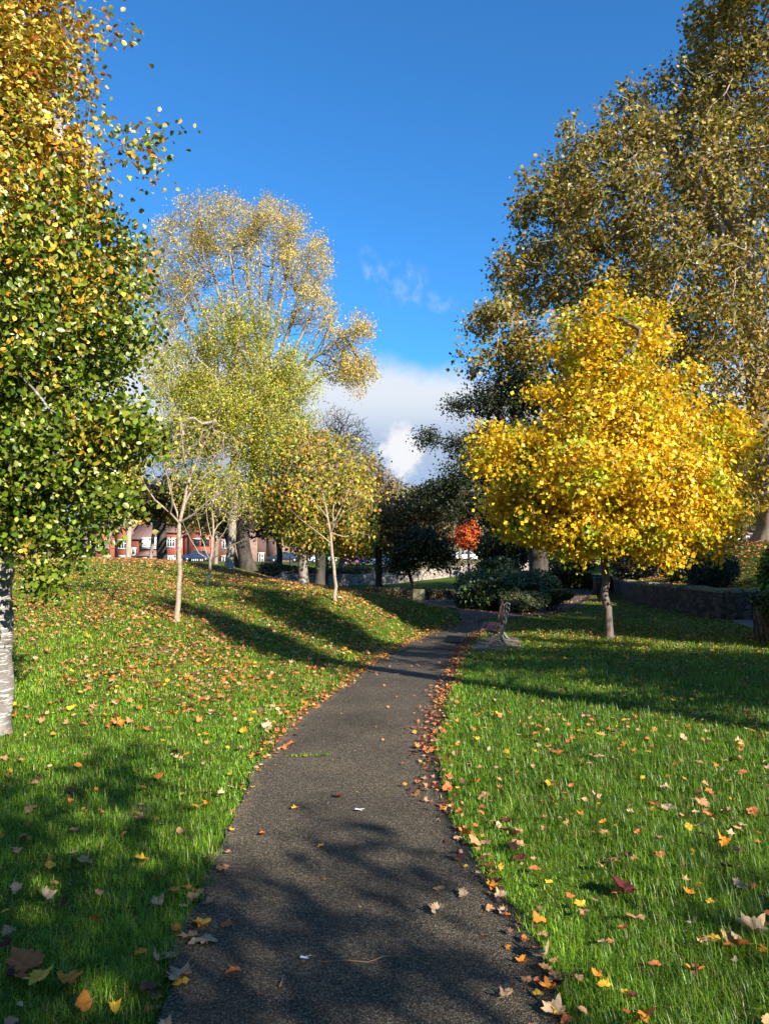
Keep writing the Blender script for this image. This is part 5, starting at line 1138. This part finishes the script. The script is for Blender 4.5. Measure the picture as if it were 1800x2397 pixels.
# ================================================================== CARS
def car(px0, px1, py, d, paint, label, rz=0, length=4.3, van=False, z=None):
    xa, xb = UP(px0, py, d)[0], UP(px1, py, d)[0]; cx = (xa+xb)/2; L = length
    e = empty('parked_car', (cx, d, (g1(cx, d)+.05) if z is None else z), label, 'car', 'cars parked along the road', rz=rz); h = L/2; W = .86
    hb = [(-h, .35), (-h, .75), (-h+.35, .88), (-h+1.1, .95), (h-.55, .98), (h-.1, .92), (h, .6), (h-.05, .3)]
    if van: hb = [(-h, .4), (-h, 1.0), (-h+.8, 1.1), (h, 1.1), (h, .35)]
    def loft(prof, ws):
        V = []; n_ = len(prof)
        for k, s in enumerate((-1, 1)): V += [(x, s*w, z_) for (x, z_), w in zip(prof, ws)]
        return V, [tuple(range(n_)), tuple(range(2*n_-1, n_-1, -1))]+[(i, i+n_, (i+1) % n_+n_, (i+1) % n_) for i in range(n_)]
    V, fs = loft(hb, [W]*len(hb)); MB().add(V, fs).build('body', paint, e, bevel=.07)
    tp_ = [(-h+1.0, .93), (-h+1.75, 1.42), (h-1.25, 1.46), (h-.45, .95)]
    if van: tp_ = [(-h+.7, 1.08), (-h+1.3, 1.85), (h-.05, 1.9), (h-.02, 1.08)]
    V, fs = loft(tp_, [W*.94, W*.76, W*.76, W*.92]); MB().add(V, fs).build('windows', M['glass'], e, bevel=.03)
    t = .045; rf = [(tp_[1][0]-.05, tp_[1][1]-.02), (tp_[1][0]+.05, tp_[1][1]+t), (tp_[2][0]-.05, tp_[2][1]+t), (tp_[2][0]+.05, tp_[2][1]-.02)]
    V, fs = loft(rf, [W*.79]*4); mb = MB().add(V, fs)
    for s in (-1, 1):
        for (p1, p2) in ((tp_[0], tp_[1]), (tp_[2], tp_[3]), (((tp_[0][0]+tp_[3][0])/2, .95), ((tp_[1][0]+tp_[2][0])/2, tp_[1][1]))): mb.tube([(p1[0], s*W*.94, p1[1]), (p2[0], s*W*.79, p2[1])], .035, 6)
    mb.build('roof', paint, e)
    for x in (-h+.85, h-.85):
        for s in (-1, 1):
            w = MB().lathe((x, s*(W-.08), .32), [(.18,-.1),(.31,-.1),(.32,-.06),(.32,.06),(.31,.1),(.18,.1)], 18, 1).build('wheel', M['rubber'], e); MB().lathe((x, s*(W-.08), .32), [(.02,-.115),(.19,-.108),(.19,.108),(.02,.115)], 12, 1).build('rim', M['rim'], w)
    for s in (-1, 1): MB().box((-h-.005, s*.6, .68), (.05, .3, .13)).build('headlight', flat('lamp_lens', (.8,.8,.8), .2), e, bevel=.02)
    MB().box((-h-.02, 0, .42), (.06, 1.5, .12)).build('bumper', M['black'], e, bevel=.02)
    return e
car(705,627,1324,113.5, carpaint('dark_blue_paint', (.02,.025,.045)), 'dark blue-black car parked left of the pale one', length=4.7)
car(730,785,1325,112.2, carpaint('pale_blue_paint', (.45,.68,.70)), 'pale ice blue car parked in front of the brick house')
car(445,480,1322,109.5, carpaint('navy_paint', (.015,.03,.08)), 'navy car half hidden behind the mound top')
car(140,185,1318,110, carpaint('white_paint_car', (.75,.75,.75)), 'white car peeping over the mound beside the silver trunk')
for px0, c, lab in [(800,(.30,.12,.26),'purple-grey car seen under the brown trees'), (868,(.72,.72,.74),'white car seen through the brown tree'), (925,(.70,.72,.75),'silver-white car seen right of the forked trunk'), (1052,(.68,.70,.74),'pale car beyond the flame coloured tree')]:
    car(px0, px0+60, 1322, 114, carpaint('paint', c), lab)

# ================================================================== HOUSES
def house(name, label, d, x0, x1, eave, ridge, mat, wins=(), gables=(), extra=None, ground=None, chim=()):
    X = lambda px: UP(px, 1300, d)[0]; Z = lambda py: UP(900, py, d)[2]
    xa, xb = X(x0), X(x1); zb = -.3; cx = (xa+xb)/2; gz = g1(cx, d); e = empty(name, (cx, d, gz), label, 'house', 'brick houses across the road')
    ze, zr = Z(eave), Z(ridge); dp = 8.0
    MB().box((0, dp/2, (ze+zb)/2-gz), (xb-xa, dp, ze-zb)).build('wall', mat, e)
    roof = MB().prism([(-.35, ze-gz-.12), (dp/2, zr-gz), (dp+.35, ze-gz-.12), (dp+.35, ze-gz+.03), (dp/2, zr-gz+.18), (-.35, ze-gz+.03)], xa-cx-.03, xb-cx+.03, 0).build('roof', M['tile'], e)
    for (c, ztop) in chim: MB().box((X(c)-cx, dp/2, (zr+Z(ztop))/2-gz), (.9, .7, abs(Z(ztop)-zr)+.8)).box((X(c)-cx, dp/2, Z(ztop)-gz+.42), (1.1, .9, .12)).build('chimney', mat, roof)
    for (g0, g1_, gp) in gables:
        a, b = X(g0)-cx, X(g1_)-cx; top = Z(gp)-gz; zz = ze-gz
        MB().prism([(a, zb-gz), (b, zb-gz), (b, zz), ((a+b)/2, top), (a, zz)], -.6, .01, 1).build('gable', mat, e)
        t = .16; MB().prism([(a-.2, zz-.15), ((a+b)/2, top), (b+.2, zz-.15), (b+.2, zz+t-.1), ((a+b)/2, top+t+.08), (a-.2, zz+t-.1)], -.85, dp*.4, 1).build('gable_roof', M['tile'], e)
    for w in wins:
        (wx0, wx1, wy0, wy1) = w[:4]; off = w[4] if len(w) > 4 else 0; nl = w[5] if len(w) > 5 else 3; fm = w[6] if len(w) > 6 else 'white'
        a, b, t, s = X(wx0)-cx, X(wx1)-cx, Z(wy0)-gz, Z(wy1)-gz; y = -.05+off; fr = .09; mb = MB(); W = b-a; Hh = t-s
        mb.box(((a+b)/2, y, t-fr/2), (W, .14, fr)); mb.box(((a+b)/2, y-.02, s+fr/2), (W+.1, .2, fr))
        for i in range(nl+1): mb.box((a+fr/2+(W-fr)*i/nl, y+.003, (t+s)/2), (fr*.9, .13, Hh-2*fr))
        mb.box(((a+b)/2, y+.006, s+Hh*.68), (W-fr, .1, .05))
        f = mb.build('window', M[fm], e); MB().box(((a+b)/2, y+.05, (t+s)/2), (W-.06, .03, Hh-.06)).build('pane', M['glass'], f)
        MB().box(((a+b)/2, -.06+off, t+.12), (W+.3, .12, .2)).build('lintel', M['cream'], f)
    if extra: extra(e, cx, gz, X, Z)
    return e
house('brick_house', 'red brick house with twin gables seen through the leaves beside the silver trunk', 124, 205, 306, 1250, 1222, M['brick'],
      [(246,258,1266,1284,-.6), (281,300,1265,1285,-.6), (215,235,1266,1284,-.6), (246,262,1303,1320,-.6), (284,300,1303,1320,-.6)], [(213,258,1232), (276,306,1234)], chim=[(240,1212)])
def porch(e, cx, gz, X, Z):
    a, b = X(323)-cx, X(374)-cx; zt, zb_ = Z(1283)-gz, Z(1302)-gz
    MB().add([(a,-2.4,zb_),(b,-2.4,zb_),(b,-.0,zt),(a+1.4,-.0,zt),(a,-.0,zb_),(b,0,zb_)], [(0,1,2,3),(0,3,4),(1,5,2),(0,4,5,1),(3,2,5,4)]).build('porch_roof', M['tile'], e)
    MB().box(((a+b)/2, -1.0, (zb_-.2)/2), (b-a-.5, 2.0, zb_+.0)).build('porch_wall', M['brick2'], e)
    MB().box(((a+b)/2+.3, -.45, (Z(1262)+Z(1281))/2-gz), (X(371)-X(337), .8, Z(1262)-Z(1281)+.5)).build('dormer', M['white'], e)
house('brick_house', 'house with a sloping tiled porch roof below a white dormer window', 123, 306.5, 384, 1262, 1228, M['brick'], [(338,353,1263,1281,-.85,5), (355,370,1263,1281,-.85,5), (345,352,1307,1320,-2.0,1), (308,318,1285,1300,0,1)], [], porch, chim=[(318,1214),(410-30,1216)])
house('brick_house', 'bright red brick house front with a bay below between the two slim trunks', 122.5, 384.5, 432, 1246, 1226, M['brick'], [(391,410,1262,1281,-.05,3), (415,426,1262,1281,-.05,2), (391,410,1303,1319,-.65,3), (413,426,1303,1319,-.65,2)], [], lambda e, cx, gz, X, Z: MB().box((X(408)-cx, -.3, Z(1311)-gz-.4), (X(428)-X(389), .6, Z(1295)-Z(1327))).build('bay', M['cream'], e))
house('brick_house', 'orange-red gabled brick house with a dark ground floor bay right of the slim trunk', 122, 432.5, 500, 1252, 1232, M['brick'], [(456,470,1263,1278,-.6,3,'black'), (474,492,1263,1278,-.6,3,'black'), (452,466,1303,1320,-.65,3), (472,486,1303,1320,-.65,3)], [(445,500,1226)], chim=[(440,1214)])
house('brick_house', 'shadowy brown brick house behind the dark leaning trunk', 126, 501, 600, 1255, 1228, M['brick2'], [(520,540,1266,1284), (555,575,1266,1284), (520,540,1303,1320), (560,580,1303,1320)], [], chim=[(560,1216)])
house('brick_house', 'brick house front with pale bay behind the dark blue car', 127, 600.5, 712, 1252, 1226, M['brick2'], [(606,618,1296,1326,-.1,2), (640,660,1264,1282), (680,700,1264,1282), (640,665,1300,1318)], [(630,670,1226)], chim=[(690,1214)])
house('brick_house', 'red brick gable end behind the pale blue car', 125, 712.5, 775, 1256, 1236, M['brick'], [(733,741,1296,1312,-.05,1), (752,764,1266,1282)], [], chim=[])
house('white_building', 'low white rendered building far off beyond the right bank', 150, 1690, 1800, 1250, 1240, M['white'], [(1735,1742,1255,1264)], [], lambda e, cx, gz, X, Z: MB().box((0, -.3, 3.0), (X(1800)-X(1690), .5, 1.6)).build('plinth', M['brick'], e))
# far wood closing the horizon
rg = np.random.default_rng(77); n_ = 26000; az = rg.uniform(-.95, .95, n_); R_ = rg.uniform(165, 200, n_); X_ = np.sin(az)*R_; Y2 = np.cos(az)*R_
top = 8.0+2.5*sn(np.c_[X_/60, Y2/60], .8)+1.5*sn(np.c_[X_/20, Y2/20], .8, 1)+1.0*sn(np.c_[X_/6, Y2/6], .8, 2); Zz = top*rg.uniform(0, 1, n_)**.6
pos = np.c_[X_, Y2, Zz+.2]; c = palette([(.16,.14,.06),(.22,.18,.07),(.10,.11,.04),(.26,.2,.1)], [1,1,1,.5], n_, rg)
o = leaves('far_wood', 'diamond', pos, np.c_[-np.sin(az), -np.cos(az), np.full(n_, .3)]+rg.normal(0, .5, (n_, 3)), rg.uniform(1.2, 2.4, n_), c, M['leaf'], None, rg); tag(o, 'distant belt of autumn woodland closing the horizon', 'woodland', kind='stuff')
print('all', round(time.time()-T0, 1))

# ================================================================== LIGHT, SKY, CAMERA
az_s = math.atan2(SUNV[0], SUNV[1]); el_s = math.asin(SUNV[2])
sl = bpy.data.lights.new('sun', 'SUN'); sl.energy = 5.0; sl.angle = math.radians(.4); sl.color = (1, .93, .82)
so = bpy.data.objects.new('sun', sl); COL.objects.link(so); so.rotation_euler = (-Vector(SUNV)).to_track_quat('-Z', 'Y').to_euler(); so.location = (20, -25, 30)
w = bpy.data.worlds.new('World'); SC.world = w; w.use_nodes = True; nt = w.node_tree; nt.nodes.clear()
N = nt.nodes.new; LK = nt.links.new
out = N('ShaderNodeOutputWorld'); bg = N('ShaderNodeBackground'); LK(bg.outputs[0], out.inputs[0]); SKS = .06; bg.inputs[1].default_value = SKS
sky = N('ShaderNodeTexSky'); sky.sky_type = 'NISHITA'; sky.sun_disc = False; sky.sun_elevation = el_s; sky.sun_rotation = az_s; sky.air_density = 1.0; sky.dust_density = .2; sky.ozone_density = 3.0
def mth(op, a, b=None, c=None, clamp=False):
    n_ = N('ShaderNodeMath'); n_.operation = op; n_.use_clamp = clamp
    for i, v in enumerate((a, b, c)):
        if v is None: continue
        if isinstance(v, (int, float)): n_.inputs[i].default_value = v
        else: LK(v, n_.inputs[i])
    return n_.outputs[0]
def rmp(v, a, b, lo=0, hi=1):
    n_ = N('ShaderNodeMapRange'); n_.interpolation_type = 'SMOOTHSTEP'; LK(v, n_.inputs[0]); n_.inputs[1].default_value = a; n_.inputs[2].default_value = b; n_.inputs[3].default_value = lo; n_.inputs[4].default_value = hi; return n_.outputs[0]
tc = N('ShaderNodeTexCoord'); sep = N('ShaderNodeSeparateXYZ'); LK(tc.outputs['Generated'], sep.inputs[0]); X, Y, Z = sep.outputs
AZ = mth('MULTIPLY', mth('ARCTAN2', X, Y), 57.2958); EL = mth('MULTIPLY', mth('ARCSINE', Z), 57.2958)
def nz(scale, det, rough, vx=1, vy=1):
    mp = N('ShaderNodeCombineXYZ'); LK(mth('MULTIPLY', AZ, vx), mp.inputs[0]); LK(mth('MULTIPLY', EL, vy), mp.inputs[1]); t = N('ShaderNodeTexNoise'); t.inputs['Scale'].default_value = scale; t.inputs['Detail'].default_value = det; t.inputs['Roughness'].default_value = rough
    LK(mp.outputs[0], t.inputs['Vector']); return t.outputs['Fac']
def mixc(f, a, b):
    m = N('ShaderNodeMix'); m.data_type = 'RGBA'; LK(f, m.inputs[0])
    for v, s in ((a, m.inputs[6]), (b, m.inputs[7])):
        if isinstance(v, tuple): s.default_value = (*v, 1)
        else: LK(v, s)
    return m.outputs[2]
print(NL)
# the clear sky, deepened a little as the photograph shows it
hs = N('ShaderNodeMix'); hs.data_type = 'RGBA'; hs.blend_type = 'MULTIPLY'; hs.inputs[0].default_value = 1; LK(sky.outputs[0], hs.inputs[6]); hs.inputs[7].default_value = (SKYR, SKYG, SKYB, 1)
skyc = hs.outputs[2]
CS = 1/SKS/2**EXPO
edge = mth('ADD', mth('ADD', 14.3, mth('MULTIPLY', AZ, -.05)), mth('MULTIPLY', mth('SUBTRACT', nz(.13, 7, .6), .5), 5.0))
m1 = rmp(mth('SUBTRACT', edge, EL), -.7, 1.9)
low = rmp(EL, 1.5, 5.5, .55, 1)
body = mixc(rmp(EL, 6.5, 12.5), tuple(v*CS for v in (.42,.56,.80)), tuple(v*CS for v in (.80,.86,.95)))
grey = mixc(rmp(mth('ABSOLUTE', mth('SUBTRACT', mth('ADD', EL, mth('MULTIPLY', nz(.2, 5, .6, .4, 1), 3)), 9.6)), 0, 2.2), tuple(v*CS for v in (.47,.58,.78)), body)
pd = mth('SQRT', mth('ADD', mth('POWER', mth('MULTIPLY', mth('SUBTRACT', AZ, 1.35), .75), 2), mth('POWER', mth('MULTIPLY', mth('SUBTRACT', EL, 7.7), .62), 2)))
puff = rmp(mth('ADD', pd, mth('MULTIPLY', mth('SUBTRACT', nz(1.1, 7, .6), .5), 1.8)), .7, 1.45, .85, 0)
grey = mixc(puff, grey, tuple(v*CS for v in (1.0,1.0,1.0)))
c1 = mixc(mth('MULTIPLY', m1, low), skyc, grey)
def wisp(a0, e0, ra, re, rot=0.):
    u = mth('SUBTRACT', AZ, a0); v = mth('SUBTRACT', EL, e0); u2 = mth('ADD', mth('MULTIPLY', u, math.cos(rot)), mth('MULTIPLY', v, math.sin(rot))); v2 = mth('SUBTRACT', mth('MULTIPLY', v, math.cos(rot)), mth('MULTIPLY', u, math.sin(rot)))
    dd = mth('ADD', mth('POWER', mth('DIVIDE', u2, ra), 2), mth('POWER', mth('DIVIDE', v2, re), 2)); return mth('MULTIPLY', rmp(dd, .1, 1.2, 1, 0), rmp(nz(.75, 7, .65, 1.2, .8), .42, .78))
wf = mth('ADD', mth('ADD', wisp(-.7, 20.3, .9, 2.2, .45), wisp(1.6, 19.5, 2.2, 1.9, -.5)), wisp(4.2, 18.4, 1.6, .9), None)
c2 = mixc(mth('MULTIPLY', wf, .42, None, True), c1, tuple(v*CS for v in (.7,.78,.92)))
LK(c2, bg.inputs[0])
cam = bpy.data.cameras.new('camera'); co = bpy.data.objects.new('camera', cam); COL.objects.link(co); co.location = (0, 0, EYE); co.rotation_euler = (math.pi/2+PITCH, 0, 0)
cam.sensor_fit = 'VERTICAL'; cam.sensor_height = 24; cam.lens = 24*F/2397; cam.clip_start = .05; cam.clip_end = 4000; SC.camera = co
SC.render.resolution_x = 768; SC.render.resolution_y = 1024
SC.view_settings.view_transform = 'Standard'; SC.view_settings.look = 'None'; SC.view_settings.gamma = 1; SC.view_settings.exposure = EXPO
SC.cycles.max_bounces = 6; SC.cycles.transparent_max_bounces = 4; SC.cycles.use_denoising = True
